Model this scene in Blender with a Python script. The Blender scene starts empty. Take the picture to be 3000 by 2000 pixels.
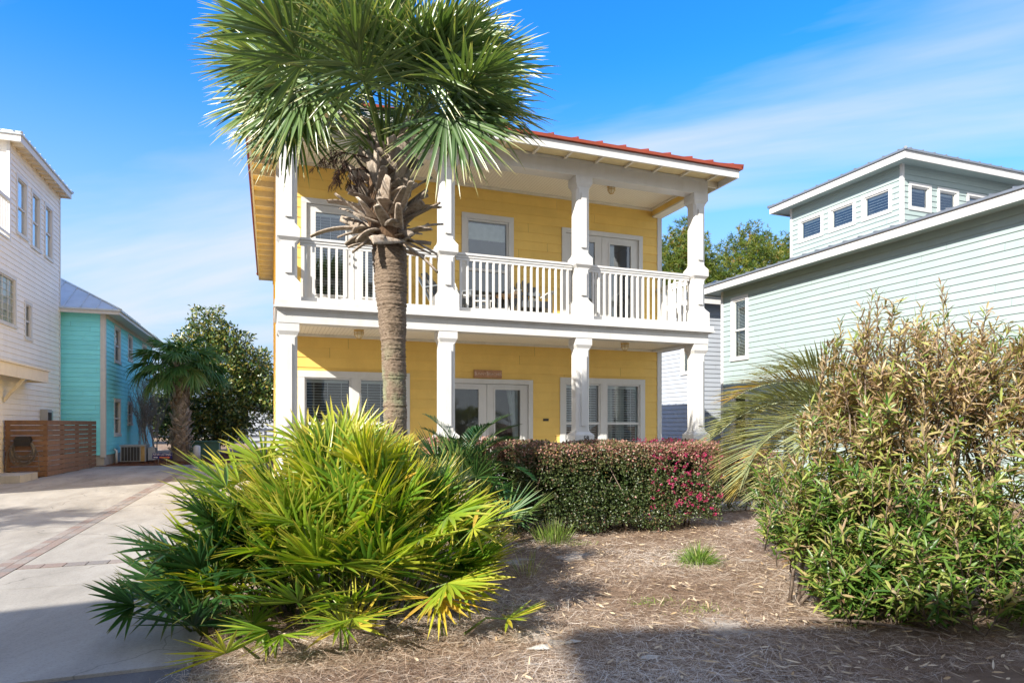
import bpy, math, random
import numpy as np
from mathutils import Vector, Matrix
R = math.radians
random.seed(7); rng = np.random.default_rng(11)
sc = bpy.context.scene; COL = sc.collection

# ---------------------------------------------------------------- camera
TH = math.atan(710/1903.0); SN, CS = math.sin(TH), math.cos(TH)
cam = bpy.data.cameras.new('camera'); co = bpy.data.objects.new('camera', cam); COL.objects.link(co)
co.location = (0, 0, 1.5); co.rotation_euler = (R(90), 0, -TH)
cam.sensor_width = 36; cam.lens = 36*1903/3000; cam.shift_y = 242/3000
cam.clip_start = 0.05; cam.clip_end = 2000; sc.camera = co

# ---------------------------------------------------------------- light
SUN = Vector((-1.6, -1.0, 1.12)).normalized()
sd = bpy.data.lights.new('sun', 'SUN'); sd.energy = 4.5; sd.angle = R(0.5); sd.color = (1.0, .945, .85)
so = bpy.data.objects.new('sun', sd); COL.objects.link(so)
so.rotation_euler = (-SUN).to_track_quat('-Z', 'Y').to_euler()
w = bpy.data.worlds.new('World'); sc.world = w; w.use_nodes = True
nt = w.node_tree; nt.nodes.clear()
def nd(nt, t, **k):
    n = nt.nodes.new(t)
    for a, b in k.items():
        if a == 'i':
            for x, y in b.items(): n.inputs[x].default_value = y
        else: setattr(n, a, b)
    return n
def lk(nt, a, b): nt.links.new(a, b)
sky = nd(nt, 'ShaderNodeTexSky', sky_type='NISHITA', sun_disc=False)
sky.sun_elevation = math.asin(SUN.z); sky.sun_rotation = math.atan2(SUN.x, SUN.y) % (2*math.pi)
sky.air_density = 1.15; sky.dust_density = 0.35; sky.ozone_density = 2.2; sky.altitude = 0
hs = nd(nt, 'ShaderNodeHueSaturation', i={'Saturation': 1.35, 'Value': 1.05, 'Hue': .5})
lk(nt, sky.outputs[0], hs.inputs['Color'])
tc = nd(nt, 'ShaderNodeTexCoord'); sx = nd(nt, 'ShaderNodeSeparateXYZ'); lk(nt, tc.outputs['Generated'], sx.inputs[0])
# cirrus lives on a flat layer high above: direction divided by its height
zz = nd(nt, 'ShaderNodeMath', operation='ADD', i={1: .10}); lk(nt, sx.outputs['Z'], zz.inputs[0])
dv = nd(nt, 'ShaderNodeVectorMath', operation='DIVIDE'); lk(nt, tc.outputs['Generated'], dv.inputs[0])
cb = nd(nt, 'ShaderNodeCombineXYZ'); [lk(nt, zz.outputs[0], cb.inputs[k]) for k in range(3)]; lk(nt, cb.outputs[0], dv.inputs[1])
mp = nd(nt, 'ShaderNodeMapping'); CL = (.48, .70, -138, .25, 1.0, 2.9, 6.6)
mp0 = nd(nt, 'ShaderNodeMapping'); mp0.inputs['Rotation'].default_value = (0, 0, R(CL[2])); mp.inputs['Scale'].default_value = (CL[3], CL[4], 0)
mp.inputs['Location'].default_value = (CL[5], CL[6], 0)
lk(nt, dv.outputs[0], mp0.inputs['Vector']); lk(nt, mp0.outputs[0], mp.inputs['Vector'])
n1 = nd(nt, 'ShaderNodeTexNoise', i={'Scale': 1.0, 'Detail': 7, 'Roughness': .52, 'Distortion': .55}); lk(nt, mp.outputs[0], n1.inputs['Vector'])
cr = nd(nt, 'ShaderNodeMapRange', i={'From Min': CL[0], 'From Max': CL[1], 'To Min': 0, 'To Max': .85}); lk(nt, n1.outputs['Fac'], cr.inputs['Value'])
hz = nd(nt, 'ShaderNodeMapRange', i={'From Min': .02, 'From Max': .50, 'To Min': 1.0, 'To Max': .0}, interpolation_type='SMOOTHSTEP'); lk(nt, sx.outputs['Z'], hz.inputs['Value'])
mc = nd(nt, 'ShaderNodeMix', data_type='RGBA'); mc.inputs[7].default_value = (1.75, 2.2, 2.75, 1)
tn = nd(nt, 'ShaderNodeVectorMath', operation='MULTIPLY'); tn.inputs[1].default_value = (.27, .69, 1.02); lk(nt, hs.outputs[0], tn.inputs[0])
lk(nt, hz.outputs[0], mc.inputs[0]); lk(nt, tn.outputs[0], mc.inputs[6])
mc2 = nd(nt, 'ShaderNodeMix', data_type='RGBA'); mc2.inputs[7].default_value = (2.6, 2.7, 2.9, 1); lk(nt, cr.outputs[0], mc2.inputs[0]); lk(nt, mc.outputs[2], mc2.inputs[6])
bg = nd(nt, 'ShaderNodeBackground', i={'Strength': .15}); # added fill light: invented bright cloud veil overhead and behind the viewpoint
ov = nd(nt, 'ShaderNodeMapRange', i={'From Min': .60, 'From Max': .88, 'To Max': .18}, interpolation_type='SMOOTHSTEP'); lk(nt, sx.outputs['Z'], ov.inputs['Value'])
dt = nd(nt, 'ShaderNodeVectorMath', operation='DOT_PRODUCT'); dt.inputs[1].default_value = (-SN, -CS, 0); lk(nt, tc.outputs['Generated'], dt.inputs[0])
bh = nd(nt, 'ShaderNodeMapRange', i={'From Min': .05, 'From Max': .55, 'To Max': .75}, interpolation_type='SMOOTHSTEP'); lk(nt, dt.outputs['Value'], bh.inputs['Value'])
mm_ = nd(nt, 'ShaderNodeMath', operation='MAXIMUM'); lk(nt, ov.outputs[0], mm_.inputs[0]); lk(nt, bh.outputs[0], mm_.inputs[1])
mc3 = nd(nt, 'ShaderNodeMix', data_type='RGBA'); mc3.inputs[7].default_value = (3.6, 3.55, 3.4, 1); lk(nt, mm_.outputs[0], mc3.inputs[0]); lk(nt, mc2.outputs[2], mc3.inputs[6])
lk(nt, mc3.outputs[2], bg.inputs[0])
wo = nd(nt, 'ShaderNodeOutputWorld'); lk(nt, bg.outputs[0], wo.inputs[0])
vs = sc.view_settings; vs.view_transform = 'Standard'; vs.look = 'None'; vs.gamma = 1; vs.exposure = 1.16; vs.use_curve_mapping = False

# ---------------------------------------------------------------- helpers
def cf(f, r, z=0.0):                      # forward / right metres as seen from the viewpoint -> world
    return Vector((f*SN+r*CS, f*CS-r*SN, z))
ORG = {}
def tag(o, label=None, cat=None, group=None, kind=None):
    if label: o['label'] = label
    if cat: o['category'] = cat
    if group: o['group'] = group
    if kind: o['kind'] = kind
    return o
def thing(name, label, cat, loc=(0, 0, 0), group=None):
    o = bpy.data.objects.new(name, None); COL.objects.link(o); o.location = loc; o.empty_display_size = .2
    ORG[o] = Vector(loc); return tag(o, label, cat, group)
def link_mesh(name, me, mat, parent, org):
    for m in (mat if isinstance(mat, (list, tuple)) else [mat]): me.materials.append(m)
    o = bpy.data.objects.new(name, me); COL.objects.link(o)
    if parent is not None: o.parent = parent; ORG[o] = ORG[parent]
    else: o.location = org; ORG[o] = Vector(org)
    return o
class MB:
    """collects boxes, lofts and tubes in world space, then links them as one mesh"""
    def __init__(s, T=None): s.v = []; s.f = []; s.T = T; s.sm = []
    def pt(s, p):
        p = Vector(p); s.v.append(s.T(p) if s.T else p); return len(s.v)-1
    def face(s, *ps, sm=False): s.f.append([s.pt(p) for p in ps]); s.sm.append(sm)
    def box(s, x0, x1, y0, y1, z0, z1):
        i = [s.pt((x, y, z)) for z in (z0, z1) for y in (y0, y1) for x in (x0, x1)]
        for q in ((0, 2, 3, 1), (4, 5, 7, 6), (0, 1, 5, 4), (2, 6, 7, 3), (0, 4, 6, 2), (1, 3, 7, 5)):
            s.f.append([i[k] for k in q]); s.sm.append(False)
        return s
    def loft(s, rings, cap=True, sm=False, closed=True):
        idx = [[s.pt(p) for p in r] for r in rings]; n = len(idx[0])
        for a, b in zip(idx[:-1], idx[1:]):
            for k in range(n if closed else n-1):
                s.f.append([a[k], a[(k+1) % n], b[(k+1) % n], b[k]]); s.sm.append(sm)
        if cap and closed: s.f.append(idx[0][::-1]); s.f.append(idx[-1]); s.sm += [False, False]
        return s
    def tube(s, pts, rad, n=8, flat=1.0, side=None, cap=True):
        pts = [Vector(p) for p in pts]
        if not hasattr(rad, '__len__'): rad = [rad]*len(pts)
        rings = []; up = Vector(side) if side is not None else None
        for k, p in enumerate(pts):
            t = (pts[min(k+1, len(pts)-1)]-pts[max(k-1, 0)]).normalized()
            if up is None: up = t.orthogonal()
            a = (up-t*up.dot(t)); a = a.normalized() if a.length > 1e-5 else t.orthogonal().normalized(); up = a if side is None else up
            b = t.cross(a)
            rings.append([p+a*math.cos(2*math.pi*j/n)*rad[k]+b*math.sin(2*math.pi*j/n)*rad[k]*flat for j in range(n)])
        return s.loft(rings, sm=True, cap=cap)
    def oct(s, cx, cy, secs):             # chamfered square column: (z, half width, chamfer)
        rings = []
        for z, h, c in secs:
            c = max(c, .002)
            rings.append([(cx+x, cy+y, z) for x, y in ((h-c, -h), (h, -h+c), (h, h-c), (h-c, h), (-h+c, h), (-h, h-c), (-h, -h+c), (-h+c, -h))])
        return s.loft(rings)
    def each(s, name, mat, parent):          # every connected piece becomes an object of its own
        comps = []
        for f, m in zip(s.f, s.sm):
            hit = [c for c in comps if c[0] & set(f)]
            n = (set(f), [(f, m)])
            for c in hit: n[0].update(c[0]); n = (n[0], c[1]+n[1]); comps.remove(c)
            comps.append(n)
        for vs_, fs in comps:
            q = MB(); ix = {v: k for k, v in enumerate(sorted(vs_))}; q.v = [s.v[v] for v in sorted(vs_)]
            q.f = [[ix[v] for v in f] for f, m in fs]; q.sm = [m for f, m in fs]; q.build(name, mat, parent)
    def build(s, name, mat, parent=None, org=None, label=None):
        if parent is not None: o0 = ORG[parent]
        else: o0 = Vector(org) if org is not None else Vector((0, 0, 0))
        me = bpy.data.meshes.new(name)
        me.from_pydata([tuple(v-o0) for v in s.v], [], s.f)
        if any(s.sm): me.polygons.foreach_set('use_smooth', s.sm)
        me.update()
        o = link_mesh(name, me, mat, parent, o0)
        if label: o['label'] = label
        return o
def npmesh(name, V, Fq, mat, parent=None, org=(0, 0, 0), attrs=None, smooth=False):
    o0 = ORG[parent] if parent is not None else Vector(org)
    V = np.asarray(V, dtype=np.float32)-np.array(o0, dtype=np.float32); Fq = np.asarray(Fq, dtype=np.int32)
    me = bpy.data.meshes.new(name); k = Fq.shape[1]
    me.vertices.add(len(V)); me.vertices.foreach_set('co', V.ravel())
    me.loops.add(Fq.size); me.loops.foreach_set('vertex_index', Fq.ravel())
    me.polygons.add(len(Fq)); me.polygons.foreach_set('loop_start', np.arange(0, Fq.size, k, dtype=np.int32))
    me.polygons.foreach_set('loop_total', np.full(len(Fq), k, dtype=np.int32))
    if smooth: me.polygons.foreach_set('use_smooth', np.ones(len(Fq), dtype=bool))
    for a, d in (attrs or {}).items():
        at = me.attributes.new(a, 'FLOAT', 'POINT'); at.data.foreach_set('value', np.asarray(d, dtype=np.float32))
    me.update(calc_edges=True)
    return link_mesh(name, me, mat, parent, o0)
def nrm(a): return a/np.maximum(np.linalg.norm(a, axis=-1, keepdims=True), 1e-9)
PALM = ([0, .12, .35, .6, .85, 1], [.16, .55, 1, .86, .4, .03])
LANCE = ([0, .3, .65, 1], [.12, .9, .85, .04])
OVAL = ([0, .45, 1], [.1, 1, .08])
STRIP = ([0, .5, 1], [1, 1, .5])
class Blades:
    """many folded, drooping blades gathered into one mesh"""
    def __init__(s): s.a = []
    def add(s, P, D, N, L, W, droop=0, r=0.5):
        P = np.atleast_2d(np.asarray(P, float)); n = max(len(P), len(np.atleast_2d(D)))
        g = lambda x: np.broadcast_to(np.atleast_1d(np.asarray(x, float)), (n,)) if np.ndim(x) < 2 else x
        s.a.append((np.broadcast_to(P, (n, 3)), np.broadcast_to(np.atleast_2d(D), (n, 3)), np.broadcast_to(np.atleast_2d(N), (n, 3)), g(L), g(W), g(droop), g(r)))
    def build(s, name, mat, parent=None, org=(0, 0, 0), prof=PALM, fold=.25, wob=0):
        P, D, N, L, W, dr, r = [np.concatenate([x[k] for x in s.a]) for k in range(7)]
        D = nrm(D); side = nrm(np.cross(N, D)); N = nrm(np.cross(D, side))
        ts, ws = np.array(prof[0]), np.array(prof[1]); n, S = len(P), len(ts)
        t = ts[None, :, None]
        c = P[:, None]+D[:, None]*L[:, None, None]*t*(1-.35*np.clip(dr, 0, 1)[:, None, None]*t*t)
        c = c+np.array([0, 0, -1.0])*(L*dr)[:, None, None]*t**2.2
        if wob: c = c+side[:, None]*(L*rng.normal(0, wob, n))[:, None, None]*t**2
        hw = (W[:, None]*ws[None]*.5)[..., None]
        mid = c-N[:, None]*hw*2*fold
        V = np.stack([c-side[:, None]*hw, mid, c+side[:, None]*hw], axis=2).reshape(-1, 3)
        base = (np.arange(n)*S*3)[:, None, None]+(np.arange(S-1)*3)[None, :, None]
        q = np.array([[0, 1, 4, 3], [1, 2, 5, 4]])
        F = (base[..., None]+q[None, None]).reshape(-1, 4)
        at = {'t': np.broadcast_to(ts[None, :, None], (n, S, 3)).ravel(), 'r': np.broadcast_to(r[:, None, None], (n, S, 3)).ravel()}
        return npmesh(name, V, F, mat, parent, org, at, smooth=False)

# ---------------------------------------------------------------- materials
def mat(name): m = bpy.data.materials.new(name); m.use_nodes = True; m.node_tree.nodes.clear(); return m, m.node_tree
def ramp(nt, stops, fac=None, interp='LINEAR'):
    c = nd(nt, 'ShaderNodeValToRGB'); c.color_ramp.interpolation = interp; e = c.color_ramp.elements
    while len(e) < len(stops): e.new(.5)
    for k, (p, col) in enumerate(stops): e[k].position = p; e[k].color = (*col, 1)
    if fac is not None: lk(nt, fac, c.inputs[0])
    return c
def paint(name, col, rough=.5, var=.06, dirt=.0, bump=.15, scale=6, spec=.35, isl=0.0, metal=0, dirtcol=(.2, .17, .12)):
    m, t = mat(name); b = nd(t, 'ShaderNodeBsdfPrincipled', i={'Roughness': rough, 'Specular IOR Level': spec, 'Metallic': metal})
    o = nd(t, 'ShaderNodeOutputMaterial'); lk(t, b.outputs[0], o.inputs[0]); g = nd(t, 'ShaderNodeNewGeometry')
    n = nd(t, 'ShaderNodeTexNoise', i={'Scale': scale, 'Detail': 6, 'Roughness': .6}); lk(t, g.outputs['Position'], n.inputs['Vector'])
    c = ramp(t, [(.3, tuple(x*(1-var) for x in col)), (.7, tuple(min(1, x*(1+var)) for x in col))], n.outputs['Fac']); out = c.outputs[0]
    if isl:
        mr = nd(t, 'ShaderNodeMapRange', i={'To Min': 1-isl, 'To Max': 1+isl}); lk(t, g.outputs['Random Per Island'], mr.inputs[0])
        v = nd(t, 'ShaderNodeVectorMath', operation='SCALE'); lk(t, out, v.inputs[0]); lk(t, mr.outputs[0], v.inputs['Scale']); out = v.outputs[0]
    if dirt:
        mq = nd(t, 'ShaderNodeMapping'); mq.inputs['Scale'].default_value = (1.6, 1.6, .32); lk(t, g.outputs['Position'], mq.inputs['Vector'])
        n2 = nd(t, 'ShaderNodeTexNoise', i={'Scale': scale*.5, 'Detail': 10, 'Roughness': .76}); lk(t, mq.outputs[0], n2.inputs['Vector'])
        mr = nd(t, 'ShaderNodeMapRange', i={'From Min': .47, 'From Max': .68, 'To Min': 0, 'To Max': dirt}); lk(t, n2.outputs['Fac'], mr.inputs[0])
        x = nd(t, 'ShaderNodeMix', data_type='RGBA'); x.inputs[7].default_value = (*dirtcol, 1); lk(t, mr.outputs[0], x.inputs[0]); lk(t, out, x.inputs[6]); out = x.outputs[2]
    lk(t, out, b.inputs['Base Color'])
    if bump:
        n3 = nd(t, 'ShaderNodeTexNoise', i={'Scale': 60, 'Detail': 4}); lk(t, g.outputs['Position'], n3.inputs['Vector'])
        bp = nd(t, 'ShaderNodeBump', i={'Strength': bump, 'Distance': .004}); lk(t, n3.outputs['Fac'], bp.inputs['Height']); lk(t, bp.outputs[0], b.inputs['Normal'])
    return m
def leafmat(name, stops, tip=None, tip0=.6, rough=.42, trans=.3, tcol=None, spec=.4, noise=.0):
    m, t = mat(name); o = nd(t, 'ShaderNodeOutputMaterial')
    ar = nd(t, 'ShaderNodeAttribute', attribute_name='r'); at = nd(t, 'ShaderNodeAttribute', attribute_name='t')
    out = ramp(t, stops, ar.outputs['Fac']).outputs[0]
    if tip:
        mr = nd(t, 'ShaderNodeMapRange', i={'From Min': tip0, 'From Max': 1.0, 'To Min': 0, 'To Max': .85}); lk(t, at.outputs['Fac'], mr.inputs[0])
        x = nd(t, 'ShaderNodeMix', data_type='RGBA'); x.inputs[7].default_value = (*tip, 1); lk(t, mr.outputs[0], x.inputs[0]); lk(t, out, x.inputs[6]); out = x.outputs[2]
    b = nd(t, 'ShaderNodeBsdfPrincipled', i={'Roughness': rough, 'Specular IOR Level': spec}); lk(t, out, b.inputs['Base Color'])
    tr = nd(t, 'ShaderNodeBsdfTranslucent'); v = nd(t, 'ShaderNodeVectorMath', operation='MULTIPLY'); lk(t, out, v.inputs[0]); v.inputs[1].default_value = tcol or (1.5, 1.5, .6)
    lk(t, v.outputs[0], tr.inputs[0])
    ms = nd(t, 'ShaderNodeMixShader', i={0: trans}); lk(t, b.outputs[0], ms.inputs[1]); lk(t, tr.outputs[0], ms.inputs[2]); lk(t, ms.outputs[0], o.inputs[0])
    return m
def glassmat(name, tint=(.8, .86, .86), f0=.16):
    m, t = mat(name); o = nd(t, 'ShaderNodeOutputMaterial')
    tr = nd(t, 'ShaderNodeBsdfTransparent'); tr.inputs[0].default_value = (*tint, 1)
    gl = nd(t, 'ShaderNodeBsdfGlossy', i={'Roughness': .015}); gl.inputs[0].default_value = (.86, .93, 1, 1)
    g = nd(t, 'ShaderNodeNewGeometry'); n = nd(t, 'ShaderNodeTexNoise', i={'Scale': 1.3, 'Detail': 1}); lk(t, g.outputs['Position'], n.inputs['Vector'])
    bp = nd(t, 'ShaderNodeBump', i={'Strength': .25, 'Distance': .02}); lk(t, n.outputs['Fac'], bp.inputs['Height']); lk(t, bp.outputs[0], gl.inputs['Normal'])
    lw = nd(t, 'ShaderNodeLayerWeight', i={'Blend': .25}); mr = nd(t, 'ShaderNodeMapRange', i={'To Min': f0, 'To Max': 1}); lk(t, lw.outputs['Fresnel'], mr.inputs[0])
    ms = nd(t, 'ShaderNodeMixShader'); lk(t, mr.outputs[0], ms.inputs[0]); lk(t, tr.outputs[0], ms.inputs[1]); lk(t, gl.outputs[0], ms.inputs[2]); lk(t, ms.outputs[0], o.inputs[0])
    return m
WHITE = paint('white_paint', (.60, .592, .58), .42, .03, .30, .25, 5, dirtcol=(.46, .43, .36))
CREAM = paint('cream_paint', (.74, .68, .56), .5, .04, .3, .1, 5, dirtcol=(.5, .42, .3))
YELLOW = paint('yellow_siding', (.80, .535, .14), .55, .05, .30, .3, 3, isl=.045, dirtcol=(.66, .40, .10))
GRAY = paint('pale_green_grey_siding', (.315, .385, .375), .55, .03, .12, .2, 2, isl=.03, dirtcol=(.5, .54, .52))
LAV = paint('pale_blue_grey_siding', (.40, .43, .48), .55, .03, .1, .2, 2, isl=.03)
AQUA = paint('aqua_siding', (.24, .80, .88), .5, .05, .25, .2, 1.6, isl=.05, dirtcol=(.18, .74, .86))
WSID = paint('white_siding', (.82, .79, .74), .5, .03, .1, .2, 2, isl=.02)
BROWNW = paint('stained_boards', (.20, .11, .06), .5, .22, .3, .5, 7, isl=.16, dirtcol=(.09, .04, .02))
REDM = paint('copper_red_metal', (.30, .06, .03), .38, .12, .3, .1, 5, metal=.25, dirtcol=(.25, .07, .04))
BLUEM = paint('galvanised_roof', (.52, .58, .62), .35, .06, .1, .1, 3, metal=.2)
GREYM = paint('grey_metal_roof', (.24, .26, .28), .35, .1, .1, .1, 3, metal=.5)
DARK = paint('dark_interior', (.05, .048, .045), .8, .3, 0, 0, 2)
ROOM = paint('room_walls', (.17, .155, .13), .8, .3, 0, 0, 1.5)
SLAT = paint('blind_slats', (.74, .74, .70), .4, .03, 0, 0)
CURT = paint('pale_curtain', (.62, .64, .60), .8, .1, 0, 0, 9)
GLASS = glassmat('window_glass', f0=.07); GLASS2 = glassmat('upper_window_glass', f0=.15)
STEEL = paint('satin_nickel', (.45, .44, .42), .28, .05, 0, 0, metal=.9)
GREYBOX = paint('grey_enamel', (.36, .38, .40), .45, .08, .2, .1)
BRASS = paint('aged_brass', (.62, .42, .16), .35, .15, .2, .1, metal=.6)
FROST = paint('frosted_lamp_glass', (.80, .70, .48), .25, .05, 0, 0)
CONC0 = paint('old_concrete', (.42, .40, .36), .8, .12, .5, .5, 3, dirtcol=(.22, .2, .17))
BLACKP = paint('black_plastic', (.02, .018, .017), .45, .2, 0, .1)
HOSE = paint('grey_hose', (.15, .13, .11), .5, .2, 0, .1)
CHAIR = paint('grey_chair_plastic', (.12, .135, .15), .5, .06, .1, .1)
CHAIRW = paint('white_chair_plastic', (.62, .62, .60), .5, .05, .1, .1)
TAN = paint('tan_table_top', (.5, .33, .2), .5, .15, 0, .2)
GREENB = paint('green_box_enamel', (.07, .17, .12), .5, .1, .2, .1)
RUST = paint('rusty_panel', (.42, .27, .10), .6, .25, .4, .1, 8, dirtcol=(.45, .2, .05))
NAVY = paint('navy_sign', (.035, .03, .16), .5, .05, 0, 0)
ORANGE = paint('orange_print', (.9, .22, .06), .5, .02, 0, 0)
PRINTW = paint('white_print', (.8, .76, .74), .5, .02, 0, 0)
SIGNW = paint('brown_sign_wood', (.42, .22, .12), .7, .25, .2, .5, 20)
INK = paint('black_numerals', (.012, .012, .015), .4, .1, 0, 0)

def beadboard():
    m, t = mat('beadboard_ceiling'); o = nd(t, 'ShaderNodeOutputMaterial'); b = nd(t, 'ShaderNodeBsdfPrincipled', i={'Roughness': .5}); lk(t, b.outputs[0], o.inputs[0])
    g = nd(t, 'ShaderNodeNewGeometry'); s = nd(t, 'ShaderNodeSeparateXYZ'); lk(t, g.outputs['Position'], s.inputs[0])
    a = nd(t, 'ShaderNodeMath', operation='MULTIPLY', i={1: 1/.062}); lk(t, s.outputs['X'], a.inputs[0]); f = nd(t, 'ShaderNodeMath', operation='FRACT'); lk(t, a.outputs[0], f.inputs[0])
    c = ramp(t, [(0, (.42, .36, .27)), (.13, (.80, .74, .62)), (1, (.80, .74, .62))], f.outputs[0]); lk(t, c.outputs[0], b.inputs['Base Color'])
    h = ramp(t, [(0, (0, 0, 0)), (.13, (1, 1, 1)), (1, (1, 1, 1))], f.outputs[0])
    bp = nd(t, 'ShaderNodeBump', i={'Strength': .7, 'Distance': .006}); lk(t, h.outputs[0], bp.inputs['Height']); lk(t, bp.outputs[0], b.inputs['Normal'])
    return m
BEAD = beadboard()
def concrete(name, c1, c2, speck=.5):
    m, t = mat(name); o = nd(t, 'ShaderNodeOutputMaterial'); b = nd(t, 'ShaderNodeBsdfPrincipled', i={'Roughness': .85, 'Specular IOR Level': .2}); lk(t, b.outputs[0], o.inputs[0])
    g = nd(t, 'ShaderNodeNewGeometry')
    n = nd(t, 'ShaderNodeTexNoise', i={'Scale': .8, 'Detail': 10, 'Roughness': .7, 'Distortion': .4}); mq = nd(t, 'ShaderNodeMapping'); mq.inputs['Scale'].default_value = (1.5, .5, 1); lk(t, g.outputs['Position'], mq.inputs['Vector']); lk(t, mq.outputs[0], n.inputs['Vector'])
    c = ramp(t, [(.32, c1), (.68, c2)], n.outputs['Fac'])
    n2 = nd(t, 'ShaderNodeTexNoise', i={'Scale': 55, 'Detail': 5, 'Roughness': .8}); lk(t, g.outputs['Position'], n2.inputs['Vector'])
    r2 = ramp(t, [(.3, (.62, .62, .62)), (.5, (1, 1, 1)), (.72, (1.0, 1.0, 1.0))], n2.outputs['Fac'])
    x = nd(t, 'ShaderNodeMix', data_type='RGBA', blend_type='MULTIPLY'); x.inputs[0].default_value = speck; lk(t, c.outputs[0], x.inputs[6]); lk(t, r2.outputs[0], x.inputs[7])
    # fine wandering hairline cracks
    d = nd(t, 'ShaderNodeTexNoise', i={'Scale': 1.4, 'Detail': 4}); lk(t, g.outputs['Position'], d.inputs['Vector'])
    av = nd(t, 'ShaderNodeVectorMath', operation='MULTIPLY_ADD'); av.inputs[1].default_value = (.9, .9, 0); lk(t, d.outputs['Color'], av.inputs[0]); lk(t, g.outputs['Position'], av.inputs[2])
    vo = nd(t, 'ShaderNodeTexVoronoi', feature='DISTANCE_TO_EDGE', i={'Scale': .33}); lk(t, av.outputs[0], vo.inputs['Vector'])
    r3 = ramp(t, [(0, (.5, .5, .5)), (.0035, (1, 1, 1))], vo.outputs['Distance'])
    x2 = nd(t, 'ShaderNodeMix', data_type='RGBA', blend_type='MULTIPLY'); x2.inputs[0].default_value = .8; lk(t, x.outputs[2], x2.inputs[6]); lk(t, r3.outputs[0], x2.inputs[7])
    lk(t, x2.outputs[2], b.inputs['Base Color'])
    bp = nd(t, 'ShaderNodeBump', i={'Strength': .5, 'Distance': .006}); lk(t, n2.outputs['Fac'], bp.inputs['Height']); lk(t, bp.outputs[0], b.inputs['Normal'])
    return m
CONC = concrete('driveway_concrete', (.26, .24, .21), (.45, .42, .375), .75); STREET = concrete('street_paving', (.11, .105, .105), (.18, .17, .165), .8)
WALK = concrete('walkway_concrete', (.5, .47, .42), (.62, .58, .52))
def brickstrip():
    m, t = mat('brick_strip'); o = nd(t, 'ShaderNodeOutputMaterial'); b = nd(t, 'ShaderNodeBsdfPrincipled', i={'Roughness': .85}); lk(t, b.outputs[0], o.inputs[0])
    g = nd(t, 'ShaderNodeNewGeometry'); n = nd(t, 'ShaderNodeTexNoise', i={'Scale': 40, 'Detail': 4}); lk(t, g.outputs['Position'], n.inputs['Vector'])
    c = ramp(t, [(0, (.21, .145, .12)), (.35, (.27, .24, .215)), (.65, (.19, .175, .165)), (1, (.25, .18, .15))], g.outputs['Random Per Island'])
    x = nd(t, 'ShaderNodeMix', data_type='RGBA', blend_type='MULTIPLY'); x.inputs[0].default_value = .6; lk(t, c.outputs[0], x.inputs[6]); lk(t, n.outputs['Fac'], x.inputs[7])
    v = nd(t, 'ShaderNodeVectorMath', operation='SCALE', i={'Scale': 1.5}); lk(t, x.outputs[2], v.inputs[0]); lk(t, v.outputs[0], b.inputs['Base Color'])
    bp = nd(t, 'ShaderNodeBump', i={'Strength': .6, 'Distance': .006}); lk(t, n.outputs['Fac'], bp.inputs['Height']); lk(t, bp.outputs[0], b.inputs['Normal'])
    return m
BRICK = brickstrip()
def soil():
    m, t = mat('sandy_soil'); o = nd(t, 'ShaderNodeOutputMaterial'); b = nd(t, 'ShaderNodeBsdfPrincipled', i={'Roughness': .95, 'Specular IOR Level': .1}); lk(t, b.outputs[0], o.inputs[0])
    g = nd(t, 'ShaderNodeNewGeometry'); n = nd(t, 'ShaderNodeTexNoise', i={'Scale': 1.6, 'Detail': 10, 'Roughness': .75}); lk(t, g.outputs['Position'], n.inputs['Vector'])
    c = ramp(t, [(.25, (.14, .088, .055)), (.5, (.27, .185, .125)), (.75, (.40, .30, .22))], n.outputs['Fac'])
    n2 = nd(t, 'ShaderNodeTexNoise', i={'Scale': 1.15, 'Detail': 8, 'Roughness': .6}); mpn = nd(t, 'ShaderNodeMapping'); mpn.inputs['Location'].default_value = (3.1, 1.7, 0); lk(t, g.outputs['Position'], mpn.inputs['Vector']); lk(t, mpn.outputs[0], n2.inputs['Vector'])
    mr = nd(t, 'ShaderNodeMapRange', i={'From Min': .60, 'From Max': .66}); lk(t, n2.outputs['Fac'], mr.inputs[0])
    x = nd(t, 'ShaderNodeMix', data_type='RGBA'); x.inputs[7].default_value = (.52, .48, .43, 1); lk(t, mr.outputs[0], x.inputs[0]); lk(t, c.outputs[0], x.inputs[6]); lk(t, x.outputs[2], b.inputs['Base Color'])
    n3 = nd(t, 'ShaderNodeTexNoise', i={'Scale': 45, 'Detail': 6, 'Roughness': .8}); lk(t, g.outputs['Position'], n3.inputs['Vector'])
    bp = nd(t, 'ShaderNodeBump', i={'Strength': .9, 'Distance': .03}); lk(t, n3.outputs['Fac'], bp.inputs['Height']); lk(t, bp.outputs[0], b.inputs['Normal'])
    return m
SOIL = soil()
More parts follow.
